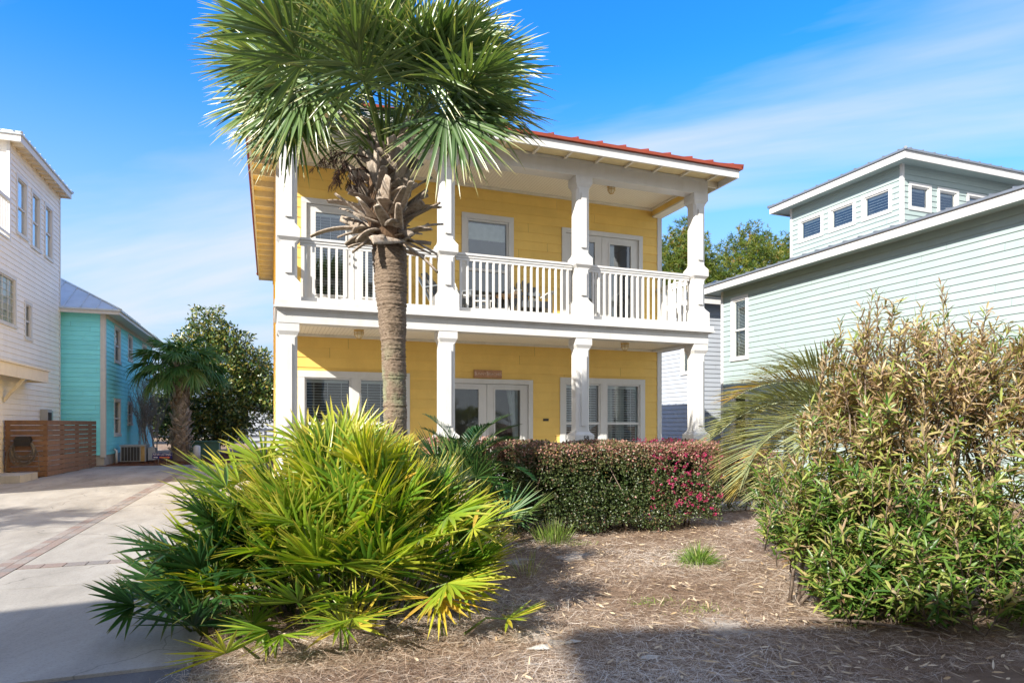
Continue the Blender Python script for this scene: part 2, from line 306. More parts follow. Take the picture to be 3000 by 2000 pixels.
def barkmat(name, c1, c2, c3, hs_=26, lichen=False, vs_=1.0, zs=.28, isl=0):
    m, t = mat(name); o = nd(t, 'ShaderNodeOutputMaterial'); b = nd(t, 'ShaderNodeBsdfPrincipled', i={'Roughness': .9, 'Specular IOR Level': .15}); lk(t, b.outputs[0], o.inputs[0])
    g = nd(t, 'ShaderNodeNewGeometry'); mpn = nd(t, 'ShaderNodeMapping'); mpn.inputs['Scale'].default_value = (vs_, vs_, zs*vs_); lk(t, g.outputs['Position'], mpn.inputs['Vector'])
    n = nd(t, 'ShaderNodeTexNoise', i={'Scale': hs_*2.2, 'Detail': 8, 'Roughness': .75}); lk(t, mpn.outputs[0], n.inputs['Vector'])
    c = ramp(t, [(.28, c1), (.5, c2), (.72, c3)], n.outputs['Fac']); out = c.outputs[0]
    if lichen:
        s = nd(t, 'ShaderNodeSeparateXYZ'); lk(t, g.outputs['Position'], s.inputs[0])
        r1 = ramp(t, [(.0, (0, 0, 0)), (.4, (1, 1, 1)), (.6, (1, 1, 1)), (1, (0, 0, 0))]); mr = nd(t, 'ShaderNodeMapRange', i={'From Min': 1.35, 'From Max': 2.35}); lk(t, s.outputs['Z'], mr.inputs[0]); lk(t, mr.outputs[0], r1.inputs[0])
        n2 = nd(t, 'ShaderNodeTexNoise', i={'Scale': 5, 'Detail': 6}); lk(t, g.outputs['Position'], n2.inputs['Vector']); mr2 = nd(t, 'ShaderNodeMapRange', i={'From Min': .42, 'From Max': .62, 'To Max': .7}); lk(t, n2.outputs['Fac'], mr2.inputs[0])
        mm = nd(t, 'ShaderNodeMath', operation='MULTIPLY'); lk(t, r1.outputs[0], mm.inputs[0]); lk(t, mr2.outputs[0], mm.inputs[1])
        x = nd(t, 'ShaderNodeMix', data_type='RGBA'); x.inputs[7].default_value = (.30, .33, .20, 1); lk(t, mm.outputs[0], x.inputs[0]); lk(t, out, x.inputs[6]); out = x.outputs[2]
    if isl: mr = nd(t, 'ShaderNodeMapRange', i={'To Min': 1-isl, 'To Max': 1+isl*.4}); lk(t, g.outputs['Random Per Island'], mr.inputs[0]); v = nd(t, 'ShaderNodeVectorMath', operation='SCALE'); lk(t, out, v.inputs[0]); lk(t, mr.outputs[0], v.inputs['Scale']); out = v.outputs[0]
    lk(t, out, b.inputs['Base Color'])
    bp = nd(t, 'ShaderNodeBump', i={'Strength': 1, 'Distance': .02}); lk(t, n.outputs['Fac'], bp.inputs['Height']); lk(t, bp.outputs[0], b.inputs['Normal'])
    return m
TRUNK = barkmat('palm_trunk_fibre', (.075, .048, .032), (.235, .175, .125), (.37, .295, .23), 13, True, zs=3.2)
BOOT = barkmat('dead_leaf_base', (.19, .12, .075), (.44, .36, .285), (.60, .52, .44), 12, isl=.38)
BARK = barkmat('grey_brown_bark', (.09, .06, .045), (.20, .15, .115), (.32, .26, .2), 14)
DRYTWIG = barkmat('dark_dry_twig', (.03, .018, .014), (.07, .04, .03), (.12, .07, .05), 14)
G_PALM = leafmat('cabbage_palm_leaf', [(0, (.045, .095, .032)), (.45, (.105, .180, .060)), (.7, (.20, .28, .09)), (.88, (.40, .43, .15)), (1, (.56, .50, .22))], (.48, .42, .18), .75, .30, .24, spec=.7)
G_PALM2 = leafmat('green_palm_leaf', [(0, (.045, .12, .035)), (.6, (.10, .22, .055)), (1, (.30, .36, .12))], (.3, .3, .12), .8, .4, .28)  # greener leaf tone for the far and out-of-frame palms
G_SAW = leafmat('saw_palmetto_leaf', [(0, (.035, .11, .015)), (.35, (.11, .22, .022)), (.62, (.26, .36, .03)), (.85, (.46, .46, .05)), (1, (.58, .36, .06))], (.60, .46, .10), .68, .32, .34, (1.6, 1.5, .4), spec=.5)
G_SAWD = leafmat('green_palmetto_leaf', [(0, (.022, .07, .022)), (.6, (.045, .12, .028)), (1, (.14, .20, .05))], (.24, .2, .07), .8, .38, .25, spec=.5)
G_SAGO = leafmat('sago_leaf', [(0, (.008, .045, .016)), (1, (.035, .12, .03))], (.08, .14, .04), .7, .3, .15, spec=.6)
G_PINDO = leafmat('pindo_palm_leaf', [(0, (.14, .19, .095)), (.55, (.27, .30, .145)), (.82, (.42, .38, .13)), (1, (.46, .28, .05))], (.45, .39, .20), .75, .45, .25, (1.2, 1.2, .7))
G_HEDGE = leafmat('hedge_leaf', [(0, (.022, .045, .013)), (.4, (.075, .105, .03)), (.6, (.14, .135, .055)), (.75, (.24, .13, .085)), (1, (.40, .20, .16))], None, .6, .35, .2, (1.3, 1.1, .6), spec=.5)
G_PINK = leafmat('pink_flower', [(0, (.36, .02, .08)), (1, (.62, .05, .20))], None, .6, .5, .35, (1.2, 1, 1))
G_OLE = leafmat('long_shrub_leaf', [(0, (.045, .11, .018)), (.28, (.13, .22, .035)), (.45, (.33, .36, .09)), (.55, (.42, .33, .15)), (.75, (.34, .235, .14)), (.9, (.20, .11, .065)), (1, (.66, .52, .33))], None, .7, .38, .28, (1.5, 1.35, .5), spec=.45)
G_MAG = leafmat('magnolia_leaf', [(0, (.014, .045, .012)), (.5, (.055, .105, .02)), (.75, (.22, .22, .04)), (1, (.40, .28, .07))], None, .6, .3, .12, spec=.6)
G_PINE = leafmat('pine_needle', [(0, (.025, .065, .012)), (.5, (.10, .15, .02)), (.85, (.22, .22, .035)), (1, (.34, .19, .06))], None, .7, .45, .3)
G_GRASS = leafmat('grass_blade', [(0, (.06, .15, .02)), (.7, (.19, .28, .045)), (1, (.42, .38, .18))], (.4, .38, .2), .7, .5, .3)
G_GRASSD = leafmat('dark_grass_blade', [(0, (.02, .06, .015)), (1, (.07, .13, .03))], (.2, .2, .1), .8, .5, .25)
G_STRAW = leafmat('pine_straw', [(0, (.14, .08, .05)), (.3, (.36, .25, .17)), (.6, (.56, .45, .35)), (.85, (.66, .56, .46)), (1, (.76, .70, .62))], None, .7, .7, .05, (1, 1, 1), spec=.15)
G_REDSTRAW = leafmat('red_pine_straw', [(0, (.11, .035, .015)), (1, (.30, .115, .05))], None, .7, .7, .05, (1, 1, 1), spec=.15)
G_LITTER = leafmat('fallen_leaf', [(0, (.42, .29, .16)), (1, (.66, .54, .38))], None, .7, .6, .1, (1, 1, 1), spec=.2)
G_FAR = leafmat('distant_leaf', [(0, (.05, .09, .03)), (.6, (.13, .17, .05)), (1, (.27, .26, .10))], None, .7, .6, .2)

# ---------------------------------------------------------------- building pieces
def frame(ox, oy, ux, uy):                # wall frame: a runs along the wall, d is depth into the building, z up
    nx, ny = -uy, ux
    return lambda p: Vector((ox+p.x*ux+p.y*nx, oy+p.x*uy+p.y*ny, p.z))
def siding(T, a0, a1, z0, z1, ops=(), ex=.178, lap=.02, name='wall', m=None, parent=None, top=None):
    mb = MB(T); z = z0
    while z < z1-1e-4:
        zt = min(z+ex, z1); j0 = a0+random.uniform(.4, 3.66); jn = [j0+3.66*q for q in range(12)]
        cuts = sorted({z, zt} | {c for o in ops for c in (o[2], o[3]) if z < c < zt})
        for c0, c1 in zip(cuts[:-1], cuts[1:]):
            zm = (c0+c1)/2; iv = [(a0, a1)]
            for o in ops:
                if o[2] < zm < o[3]:
                    iv = [q for (s, e) in iv for q in ((s, min(e, o[0])), (max(s, o[1]), e)) if q[1]-q[0] > 1e-4]
            d0 = -lap*(1-(c0-z)/ex); d1 = -lap*(1-(c1-z)/ex)
            iv2 = []
            for s, e in iv:
                js_ = [j for j in jn if s+.05 < j < e-.05]; pts_ = [s]+[q for j in js_ for q in (j-.0018, j+.0018)]+[e]
                iv2 += list(zip(pts_[::2], pts_[1::2]))
            for s, e in iv2:
                mb.face((s, d0, c0), (e, d0, c0), (e, d1, c1), (s, d1, c1))
                if c0 == z: mb.face((s, d0, c0), (s, .0, c0), (e, .0, c0), (e, d0, c0))
        z = zt
    return mb.build(name, m, parent)
def blinds(mb, a0, a1, z0, z1, d, pitch=.05, tilt=.5, cords=3):
    z = z1-.05; mb.box(a0, a1, d-.02, d+.03, z1-.05, z1-.005)
    while z > z0+.01:
        dz = .024*tilt; mb.face((a0, d-.012, z-dz*.5), (a1, d-.012, z-dz*.5), (a1, d+.024, z+dz*.5), (a0, d+.024, z+dz*.5)); mb.box(a0, a1, d-.014, d-.011, z-dz*.5-.002, z-dz*.5+.003); z -= pitch
    for k in range(cords):
        a = a0+(a1-a0)*(k+.5)/cords; mb.box(a-.004, a+.004, d-.018, d-.015, z0, z1-.04)
def drape(T, a0, a1, z0, z1, d, parent, tie=None):
    mb = MB(T); n = 28; rows = []
    for j in range(9):
        zf = j/8; z = z1+(z0-z1)*zf; w = 1.0
        if tie is not None: w = .35+.65*abs(zf-tie)*1.6
        w = min(w, 1); rows.append([(a1-(a1-a0)*w*(1-k/(n-1)), d+.03*math.sin(k*1.45), z) for k in range(n)])
    mb.loft(rows, cap=False, sm=True, closed=False); return mb.build('curtain', CURT, parent)
def room(T, a0, a1, z0, z1, parent, depth=1.2, d0=.10, name='interior'):
    mb = MB(T); e = .03
    A0, A1, Z0, Z1 = a0-e, a1+e, z0-e, z1+e
    mb.face((A0, depth, Z0), (A1, depth, Z0), (A1, depth, Z1), (A0, depth, Z1)); mb.face((A0, d0, Z0), (A0, depth, Z0), (A0, depth, Z1), (A0, d0, Z1))
    mb.face((A1, d0, Z0), (A1, depth, Z0), (A1, depth, Z1), (A1, d0, Z1)); mb.face((A0, d0, Z0), (A1, d0, Z0), (A1, depth, Z0), (A0, depth, Z0)); mb.face((A0, d0, Z1), (A1, d0, Z1), (A1, depth, Z1), (A0, depth, Z1))
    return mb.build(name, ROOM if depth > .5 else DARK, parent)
def window(T, a0, a1, z0, z1, parent, trim=.13, glass=None, units=1, sash=.5, bl=True, fm=None, pitch=.05, mull=.13, sill=True, grid=None, depth=.9):
    """a0..z1 is the outer edge of the casing"""
    fm = fm or WHITE; glass = glass or GLASS; p = .032
    c = MB(T)
    c.box(a0, a1, -p, .02, z1-trim, z1); c.box(a0+.0, a0+trim, -p+.003, .02, z0+trim*.8, z1-trim); c.box(a1-trim, a1, -p+.003, .02, z0+trim*.8, z1-trim)
    c.box(a0-(.02 if sill else 0), a1+(.02 if sill else 0), -p-(.02 if sill else 0), .02, z0, z0+trim*.8)
    w = c.build('window', fm, parent); ia0, ia1, iz0, iz1 = a0+trim, a1-trim, z0+trim*.8, z1-trim
    s = MB(T); uw = (ia1-ia0-mull*(units-1))/units; panes = []
    for u in range(units):
        b0 = ia0+u*(uw+mull); b1 = b0+uw
        if u: s.box(b0-mull, b0, -.02, .06, iz0, iz1)
        e = .035
        for (x0, x1, y0, y1) in ((b0, b0+e, iz0, iz1), (b1-e, b1, iz0, iz1), (b0+e, b1-e, iz1-e, iz1), (b0+e, b1-e, iz0, iz0+e*1.3)): s.box(x0, x1, .0, .07, y0, y1)
        panes.append((b0+e, b1-e, iz0+e*1.3, iz1-e))
        if sash: zs = iz0+(iz1-iz0)*sash; s.box(b0+e, b1-e, .005, .065, zs-.025, zs+.025)
        if grid:
            for k in range(1, grid[0]): x = b0+(b1-b0)*k/grid[0]; s.box(x-.006, x+.006, .012, .03, iz0, iz1)
            for k in range(1, grid[1]): y = iz0+(iz1-iz0)*k/grid[1]; s.box(b0, b1, .0135, .0285, y-.006, y+.006)
    s.build('sash', fm, w)
    for (x0, x1, y0, y1) in panes:
        g = MB(T); g.face((x0, .04, y0), (x1, .04, y0), (x1, .04, y1), (x0, .04, y1)); g.build('pane', glass, w)
    if bl:
        b = MB(T)
        for (x0, x1, y0, y1) in panes: blinds(b, x0+.012, x1-.012, y0, y1, .12, pitch, cords=3 if x1-x0 > .6 and pitch < .07 else 0)
        b.build('blind', SLAT, w)
    room(T, ia0, ia1, iz0, iz1, w, depth, .09)
    return w
def french(T, a0, a1, z0, z1, parent, gz0, gz1, gw, am, trim=.09, bl=True, glass=None, fm=None, handles=0):
    fm = fm or WHITE; w = MB(T)
    w.box(a0, a1, -.035, .05, z1-trim, z1); w.box(a0, a0+trim, -.032, .05, z0, z1-trim); w.box(a1-trim, a1, -.032, .05, z0, z1-trim); w.box(a0+trim, a1-trim, -.03, .06, z0, z0+.03)
    fr = w.build('door_frame', fm, parent)
    for (x0, x1) in ((a0+trim+.006, am-.004), (am+.004, a1-trim-.006)):
        c = (x0+x1)/2; g0, g1 = c-gw/2, c+gw/2; d = MB(T); zt = z1-trim-.006
        d.box(x0, g0, .012, .055, z0+.035, zt); d.box(g1, x1, .012, .055, z0+.035, zt); d.box(g0, g1, .012, .055, gz1, zt); d.box(g0, g1, .012, .055, z0+.035, gz0)
        e = .028                                                   # raised lite moulding
        d.box(g0-e, g0, -.002, .014, gz0-e, gz1+e); d.box(g1, g1+e, -.002, .014, gz0-e, gz1+e); d.box(g0, g1, -.002, .014, gz1, gz1+e); d.box(g0, g1, -.002, .014, gz0-e, gz0)
        do = d.build('door', fm, parent)
        g = MB(T); g.face((g0, .03, gz0), (g1, .03, gz0), (g1, .03, gz1), (g0, .03, gz1)); g.build('pane', glass or GLASS, do)
        if bl:
            b = MB(T); blinds(b, g0+.004, g1-.004, gz0, gz1, .075, .05); b.build('blind', SLAT, do)
        room(T, g0, g1, gz0, gz1, do, .8, .058)
        if handles and x1 < am+.01 or handles == 2 and x1 > am:
            hx = x1-.06 if x1 < am+.01 else x0+.06
            for hz_ in (z0+1.03, z0+1.17):
                h = MB(T); h.tube([T_id((hx, .012, hz_)), T_id((hx, -.01, hz_)), T_id((hx, -.012, hz_)), T_id((hx, -.045, hz_))], [.032, .032, .018, .026], 14); h.build('handle', STEEL, do)
    return fr
def T_id(p): return Vector(p)
def hip_roof(x0, x1, y0, y1, z, pitch, parent, m, rib=.45, T=None, rh=.035, name='roof', thick=.05):
    w, l = x1-x0, y1-y0; h = min(w, l)/2; rz = z+h*math.tan(pitch); tp = math.tan(pitch)
    if l >= w: A, B = (x0+w/2, y0+h, rz), (x0+w/2, y1-h, rz)
    else: A, B = (x0+h, y0+l/2, rz), (x1-h, y0+l/2, rz)
    mb = MB(T); c = [(x0, y0, z), (x1, y0, z), (x1, y1, z), (x0, y1, z)]
    if l >= w: fs = [(c[0], c[1], A), (c[1], c[2], B, A), (c[2], c[3], B), (c[3], c[0], A, B)]
    else: fs = [(c[0], c[1], B, A), (c[1], c[2], B), (c[2], c[3], A, B), (c[3], c[0], A)]
    for f in fs: mb.face(*f)
    mb.box(x0, x1, y0, y1, z-thick, z-.001)
    def hgt(x, y): return z+min(x-x0, x1-x, y-y0, y1-y)*tp
    n = int(w/rib)
    for k in range(1, n+1):
        x = x0+w*(k-.5)/n; e = min(x-x0, x1-x, h)
        for (ya, yb) in ((y0, y0+e), (y1, y1-e)):
            r = []
            for (yy, zz_) in ((ya, hgt(x, ya)), (yb, z+e*tp)): r.append([(x-.012, yy, zz_), (x+.012, yy, zz_), (x+.012, yy, zz_+rh), (x-.012, yy, zz_+rh)])
            mb.loft(r)
    n = int(l/rib)
    for k in range(1, n+1):
        y = y0+l*(k-.5)/n; e = min(y-y0, y1-y, h)
        for (xa, xb) in ((x0, x0+e), (x1, x1-e)):
            r = []
            for (xx, zz_) in ((xa, z), (xb, z+e*tp)): r.append([(xx, y-.012, zz_), (xx, y+.012, zz_), (xx, y+.012, zz_+rh), (xx, y-.012, zz_+rh)])
            mb.loft(r)
    for p in c: q = A if (Vector(p)-Vector(A)).length < (Vector(p)-Vector(B)).length else B; mb.tube([Vector(p)+Vector((0, 0, .0)), Vector(q)+Vector((0, 0, .02))], .04, 6)
    return mb.build(name, m, parent)
def text_mesh(txt, size, ext=.002):
    cu = bpy.data.curves.new('t', 'FONT'); cu.body = txt; cu.size = size; cu.extrude = ext; cu.align_x = 'CENTER'; cu.align_y = 'CENTER'; cu.resolution_u = 3
    o = bpy.data.objects.new('t', cu); COL.objects.link(o); bpy.context.view_layer.update()
    me = bpy.data.meshes.new_from_object(o.evaluated_get(bpy.context.evaluated_depsgraph_get())); bpy.data.objects.remove(o); return me
def put_text(txt, size, loc, parent, m, name='lettering', sx_=1.0, ext=.002, rot=None, bold=0):
    me = text_mesh(txt, size, ext); mtx = (rot or Matrix.Rotation(R(90), 4, 'X')) @ Matrix.Diagonal((sx_, 1, 1, 1))
    me.transform(Matrix.Translation(Vector(loc)-ORG[parent]) @ mtx); me.name = name
    me.materials.clear(); return link_mesh(name, me, m, parent, None)

# ---------------------------------------------------------------- ground
g = MB(); g.face((-400, -300, 0), (400, -300, 0), (400, 500, 0), (-400, 500, 0)); tag(g.build('ground', SOIL), kind='structure')
d = MB(); YS = [4.45, 7.02, 8.0]; 
js = [4.47, 7.02, 9.8, 13.6, 17.0, 20.4, 23.6, 26.25]
for xa, xb in ((-2.42, -.45), (-5.95, -2.67)):
    for ya, yb in zip(js[:-1], js[1:]):
        segs = [(ya, yb)]
        if xa == -2.42:
            for s0, s1 in ((7.95, 8.16),):
                segs = [q for (a, b) in segs for q in (((a, s0), (s1, b)) if a < s0 < b else ((a, b),))]
        for a, b in segs: d.box(xa, xb, a+.006, b-.006, -.1, .022)
d.box(-12, -5.962, 4.476, 19.6, -.1, .022)
tag(d.build('driveway', CONC), kind='structure')
d = MB()
y = 4.48
while y < 26.2: d.box(-2.662, -2.548, y, y+.196, -.1, .026); d.box(-2.542, -2.428, y+.1, y+.296, -.1, .0255); y += .204
for s0 in (7.955,):
    x = -2.41
    while x < -.6: d.box(x, x+.19, s0, s0+.195, -.1, .026); x += .2
tag(d.build('brick_paving', BRICK), kind='structure')
d = MB(); d.face((-60, -1.6, .004), (-.45, -1.6, .004), (-.45, 4.465, .004), (-60, 4.465, .004)); d.face((-.45, -1.6, .004), (60, -1.6, .004), (60, 1.9, .004), (-.45, 1.9, .004))
tag(d.build('road', STREET), kind='structure')
d = MB(); d.box(.0, 14, 9.25, 9.95, -.1, .05); tag(d.build('path', WALK), kind='structure')

# ---------------------------------------------------------------- yellow house
YF, YW, XL, XR, YB = 10.5, 12.1, .12, 7.96, 22.1
YH = thing('yellow_house', 'two-storey yellow house with white columned porch and upper balcony under a red metal roof', 'house', (4.0, 16, 0))
TF = frame(0, YW, 1, 0)
FL, DK = .20, 3.385
ops_lo = [(.464, 2.462, .72, 2.452), (3.03, 4.954, FL, 2.382), (5.557, 7.556, .72, 2.456)]
ops_up = [(.522, 2.37, DK, 5.52), (3.473, 4.543, 3.66, 5.592), (5.595, 7.497, DK, 5.52)]
siding(TF, XL+.09, XR-.09, FL, 3.06, ops_lo, m=YELLOW, parent=YH, lap=.012); siding(TF, XL+.09, XR-.09, DK, 6.16, ops_up, m=YELLOW, parent=YH, lap=.012)
TLw = frame(XL, YB, 0, -1); siding(TLw, 0, YB-YW-.0, 0, 6.2, m=YELLOW, parent=YH, lap=.012)      # left flank
TRw = frame(XR, YW, 0, 1); siding(TRw, 0.0, YB-YW, 0, 6.2, m=YELLOW, parent=YH, lap=.012)
TBw = frame(XR, YB, -1, 0); siding(TBw, 0, XR-XL, 0, 6.2, m=YELLOW, parent=YH, lap=.012)
cb_ = MB()
for x0, x1 in ((XL-.02, XL+.09), (XR-.09, XR+.018)): cb_.box(x0, x1, YW-.022, YW+.10, 0, 6.2)
cb_.each('corner_board', WHITE, YH)
inn = MB(); inn.box(XL+.02, XR-.02, YW+1.25, YB-.02, 0, 6.1); inn.build('core_wall', DARK, YH)
f = MB(); f.box(XL-.1, XR+.1, YF-.15, YW, 0, FL); f.build('porch_floor', CONC0, YH)
# upper deck edge and beam
f = MB(); f.box(.07, 8.06, YF-.085, YF+.02, 3.30, DK); f.box(.055, 8.075, YF-.10, YF+.02, 3.272, 3.297); f.box(.09, 8.03, YF-.03, YF+.02, 3.245, 3.27)
f.box(.07, .12, YF+.022, YW-.03, 3.27, DK); f.box(8.01, 8.06, YF+.022, YW-.03, 3.27, DK); f.build('deck_edge', WHITE, YH)
f = MB(); f.box(.11, 7.99, YF, YF+.26, 3.052, 3.243); f.box(.11, .37, YF+.262, YW-.02, 3.054, 3.243); f.box(7.73, 7.99, YF+.262, YW-.02, 3.054, 3.243); f.build('porch_beam', WHITE, YH)
for cx in (.27, 2.79, 5.31, 7.83):
    bb = MB()
    for dx in (-.045, .045): bb.tube([(cx+dx, YF+.01, 3.17), (cx+dx, YF-.006, 3.17)], .011, 8)
    bb.each('bolt', WHITE, YH)
f = MB(); x = .1
f.box(.1, 8.03, YF+.02, YW-.03, 3.30, DK-.002); f.build('balcony_floor', CREAM, YH)
f = MB(); f.box(.372, 7.728, YF+.262, YW-.02, 3.10, 3.13); f.build('lower_ceiling', BEAD, YH)
f = MB(); f.box(.372, 7.728, YW-.05, YW-.016, 3.055, 3.098); f.each('ceiling_trim', CREAM, YH)
# columns
for cx in (.27, 2.79, 5.31, 7.83):
    cy = YF+.17; q = MB(); c = .04
    q.oct(cx, cy, [(FL, .185, .004), (.52, .185, .004), (.58, .132, .004), (.62, .132, c), (1.10, .132, c), (1.14, .135, .004), (1.176, .135, .004), (1.178, .19, .004), (1.305, .19, .004), (1.36, .132, .004), (1.40, .132, c), (2.83, .132, c), (2.87, .132, .004), (2.93, .162, .004), (3.05, .162, .004)])
    q.box(cx-.05, cx+.05, cy-.132-.03, cy-.13, 1.47, 2.74)
    q.build('column', WHITE, YH)
    q = MB()
    q.oct(cx, cy, [(DK, .185, .004), (3.66, .185, .004), (3.73, .13, .004), (3.77, .13, c), (4.29, .13, c), (4.32, .13, .004), (4.372, .172, .004), (4.50, .172, .004), (4.56, .13, .004), (4.60, .13, c), (5.74, .13, c), (5.78, .13, .004), (5.84, .165, .004), (5.965, .165, .004)])
    q.box(cx-.05, cx+.05, cy-.13-.03, cy-.128, 4.68, 5.66); q.box(cx-.05, cx+.05, cy-.13-.03, cy-.128, 3.82, 4.24)
    q.build('column', WHITE, YH)
put_text('58', .125, (5.335, YF-.0245, 1.243), YH, INK, 'house_number', .9, .004)
# upper beam, ceiling, eaves
f = MB(); f.box(.10, 8.0, YF+.03, YF+.30, 5.967, 6.20); f.box(.11, 7.99, YF+.022, YF+.30, 6.20, 6.255); f.build('porch_beam', WHITE, YH)
f = MB(); f.box(.12, .36, YF+.302, YW-.02, 5.99, 6.2); f.box(7.74, 7.97, YF+.302, YW-.02, 5.99, 6.2); f.each('side_beam', YELLOW, YH)
f = MB(); f.box(.12, .36, YF+.302, YW-.02, 5.955, 5.988); f.box(7.735, 7.975, YF+.302, YW-.02, 5.955, 5.988); f.each('beam_trim', CREAM, YH)
f = MB(); f.box(.362, 7.738, YF+.302, YW-.02, 6.14, 6.17); f.build('upper_ceiling', BEAD, YH)
f = MB(); f.box(.362, 7.738, YW-.05, YW-.016, 6.09, 6.138); f.box(7.70, 7.738, YF+.32, YW-.06, 6.10, 6.138); f.each('ceiling_trim', CREAM, YH)
EX0, EX1, EY0, EY1 = -.33, 8.31, 10.0, 22.5
f = MB(); t_ = .035
f.box(EX0, EX1, EY0, EY0+t_, 6.145, 6.29); f.box(EX0, EX1, EY1-t_, EY1, 6.145, 6.29); f.box(EX0, EX0+t_, EY0+t_, EY1-t_, 6.145, 6.29); f.box(EX1-t_, EX1, EY0+t_, EY1-t_, 6.145, 6.29)
f.build('fascia', WHITE, YH)
f = MB(); f.box(EX0+t_, EX1-t_, EY0+t_, EY1-t_, 6.262, 6.288); f.build('soffit', paint('soffit_paint', (.74, .60, .33), .6, .06, .1), YH)
f = MB(); f.box(XL-.03, XL, YW+.1, YB, 5.95, 6.26); f.box(XR, XR+.03, YW, YB, 5.95, 6.26); f.each('frieze', YELLOW, YH)
x = .05
while x < 8.0:
    q = MB(); q.box(x-.02, x+.02, EY0+t_, YF+.03, 6.222, 6.262); q.build('rafter_tail', CREAM, YH); x += .61
y = 10.6
while y < 22.3:
    for xa, xb in ((EX0+t_, XL-.03), (XR+.03, EX1-t_)):
        q = MB(); q.box(xa, xb, y-.02, y+.02, 6.15, 6.262); q.build('rafter_tail', CREAM, YH)
    y += .61
hip_roof(EX0-.05, EX1+.06, EY0-.05, EY1+.05, 6.35, R(19), YH, REDM, rib=.45, rh=.034, thick=.052)
# railings
def rail(p0, p1, n, parent):
    p0, p1 = Vector(p0), Vector(p1); L = (p1-p0).length; ux, uy = (p1-p0).x/L, (p1-p0).y/L; T = frame(p0.x, p0.y, ux, uy)
    q = MB(T); q.box(0, L, -.045, .045, 4.375, 4.412); q.box(0, L, -.03, .03, 4.335, 4.373); q.box(0, L, -.018, .018, 4.29, 4.333); q.box(0, L, -.03, .03, 3.425, 3.485)
    ro = q.build('railing', WHITE, parent)
    q = MB(T); q.box(0, L, -.028, .028, 3.398, 3.423); q.build('bottom_rail_trim', CREAM, ro)
    for k in range(n):
        a = L*(k+.75)/(n+.5); q = MB(T); q.box(a-.018, a+.018, -.017, .017, 3.486, 4.289); q.build('baluster', WHITE, ro)
for a, b in ((.44, 2.62), (2.96, 5.14), (5.48, 7.66)): rail((a, YF+.17, 0), (b, YF+.17, 0), 18, YH)
rail((7.85, YF+.36, 0), (7.85, YW-.05, 0), 10, YH); rail((.25, YF+.36, 0), (.25, YW-.05, 0), 10, YH)
# doors and windows
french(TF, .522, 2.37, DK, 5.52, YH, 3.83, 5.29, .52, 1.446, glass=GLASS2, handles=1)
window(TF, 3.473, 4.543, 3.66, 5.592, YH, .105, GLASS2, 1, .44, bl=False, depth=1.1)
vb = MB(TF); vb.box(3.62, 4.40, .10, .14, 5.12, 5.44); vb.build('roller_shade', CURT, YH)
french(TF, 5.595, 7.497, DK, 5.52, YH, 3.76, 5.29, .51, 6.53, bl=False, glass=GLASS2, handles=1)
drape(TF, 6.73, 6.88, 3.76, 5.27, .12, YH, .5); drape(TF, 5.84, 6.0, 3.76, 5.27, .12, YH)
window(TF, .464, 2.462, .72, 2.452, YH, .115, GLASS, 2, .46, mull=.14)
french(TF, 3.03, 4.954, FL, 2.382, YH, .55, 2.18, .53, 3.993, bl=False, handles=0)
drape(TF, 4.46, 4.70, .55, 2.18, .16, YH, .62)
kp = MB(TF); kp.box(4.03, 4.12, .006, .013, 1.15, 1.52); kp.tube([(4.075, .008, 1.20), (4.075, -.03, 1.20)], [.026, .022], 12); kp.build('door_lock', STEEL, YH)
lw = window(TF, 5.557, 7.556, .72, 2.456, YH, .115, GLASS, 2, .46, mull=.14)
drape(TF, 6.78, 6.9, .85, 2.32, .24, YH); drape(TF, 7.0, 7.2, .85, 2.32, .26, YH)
ms = MB(TF); ms.box(5.185, 5.30, -.022, -.008, 1.565, 1.61); ms.build('mail_slot', DARK, YH)
# ceiling lights
def dome(cx, cy, z, parent):
    q = MB(); q.tube([(cx, cy, z), (cx, cy, z-.03)], [.085, .08], 16); o = q.build('ceiling_light', BRASS, parent)
    q = MB(); q.tube([(cx, cy, z-.03), (cx, cy, z-.07), (cx, cy, z-.11), (cx, cy, z-.135), (cx, cy, z-.145)], [.07, .072, .06, .035, .005], 14); q.build('lamp_glass', FROST, o)
    q = MB()
    for a in range(3):
        c, s = math.cos(a*math.pi/3), math.sin(a*math.pi/3)
        q.tube([(cx+c*.08*math.cos(b)*1, cy+s*.08*math.cos(b), z-.03-.125*math.sin(b)) for b in [k*math.pi/8 for k in range(9)]], .005, 6)
    q.tube([(cx+.078*math.cos(a), cy+.078*math.sin(a), z-.08) for a in [k*math.pi/8 for k in range(17)]], .005, 6); q.build('cage', BRASS, o)
dome(1.42, 11.25, 3.10, YH); dome(6.58, 11.25, 3.10, YH); dome(6.25, 11.2, 6.14, YH)
sg = thing('house_sign', 'small brown wooden sign reading Sunny Beaches above the lower front door', 'sign', (4.0, YW-.02, 2.48))
q = MB(); q.box(3.715, 4.285, YW-.045, YW-.016, 2.402, 2.556); sgb = q.build('board', SIGNW, sg)
put_text('SUNNY BEACHES', .074, (4.0, YW-.047, 2.475), sg, paint('sign_letter', (.66, .50, .40), .6), sx_=.98, ext=.003)
put_text('S', .115, (3.745, YW-.0475, 2.482), sg, bpy.data.materials['sign_letter'], sx_=.6, ext=.003); put_text('B', .115, (3.985, YW-.0475, 2.482), sg, bpy.data.materials['sign_letter'], sx_=.6, ext=.003)

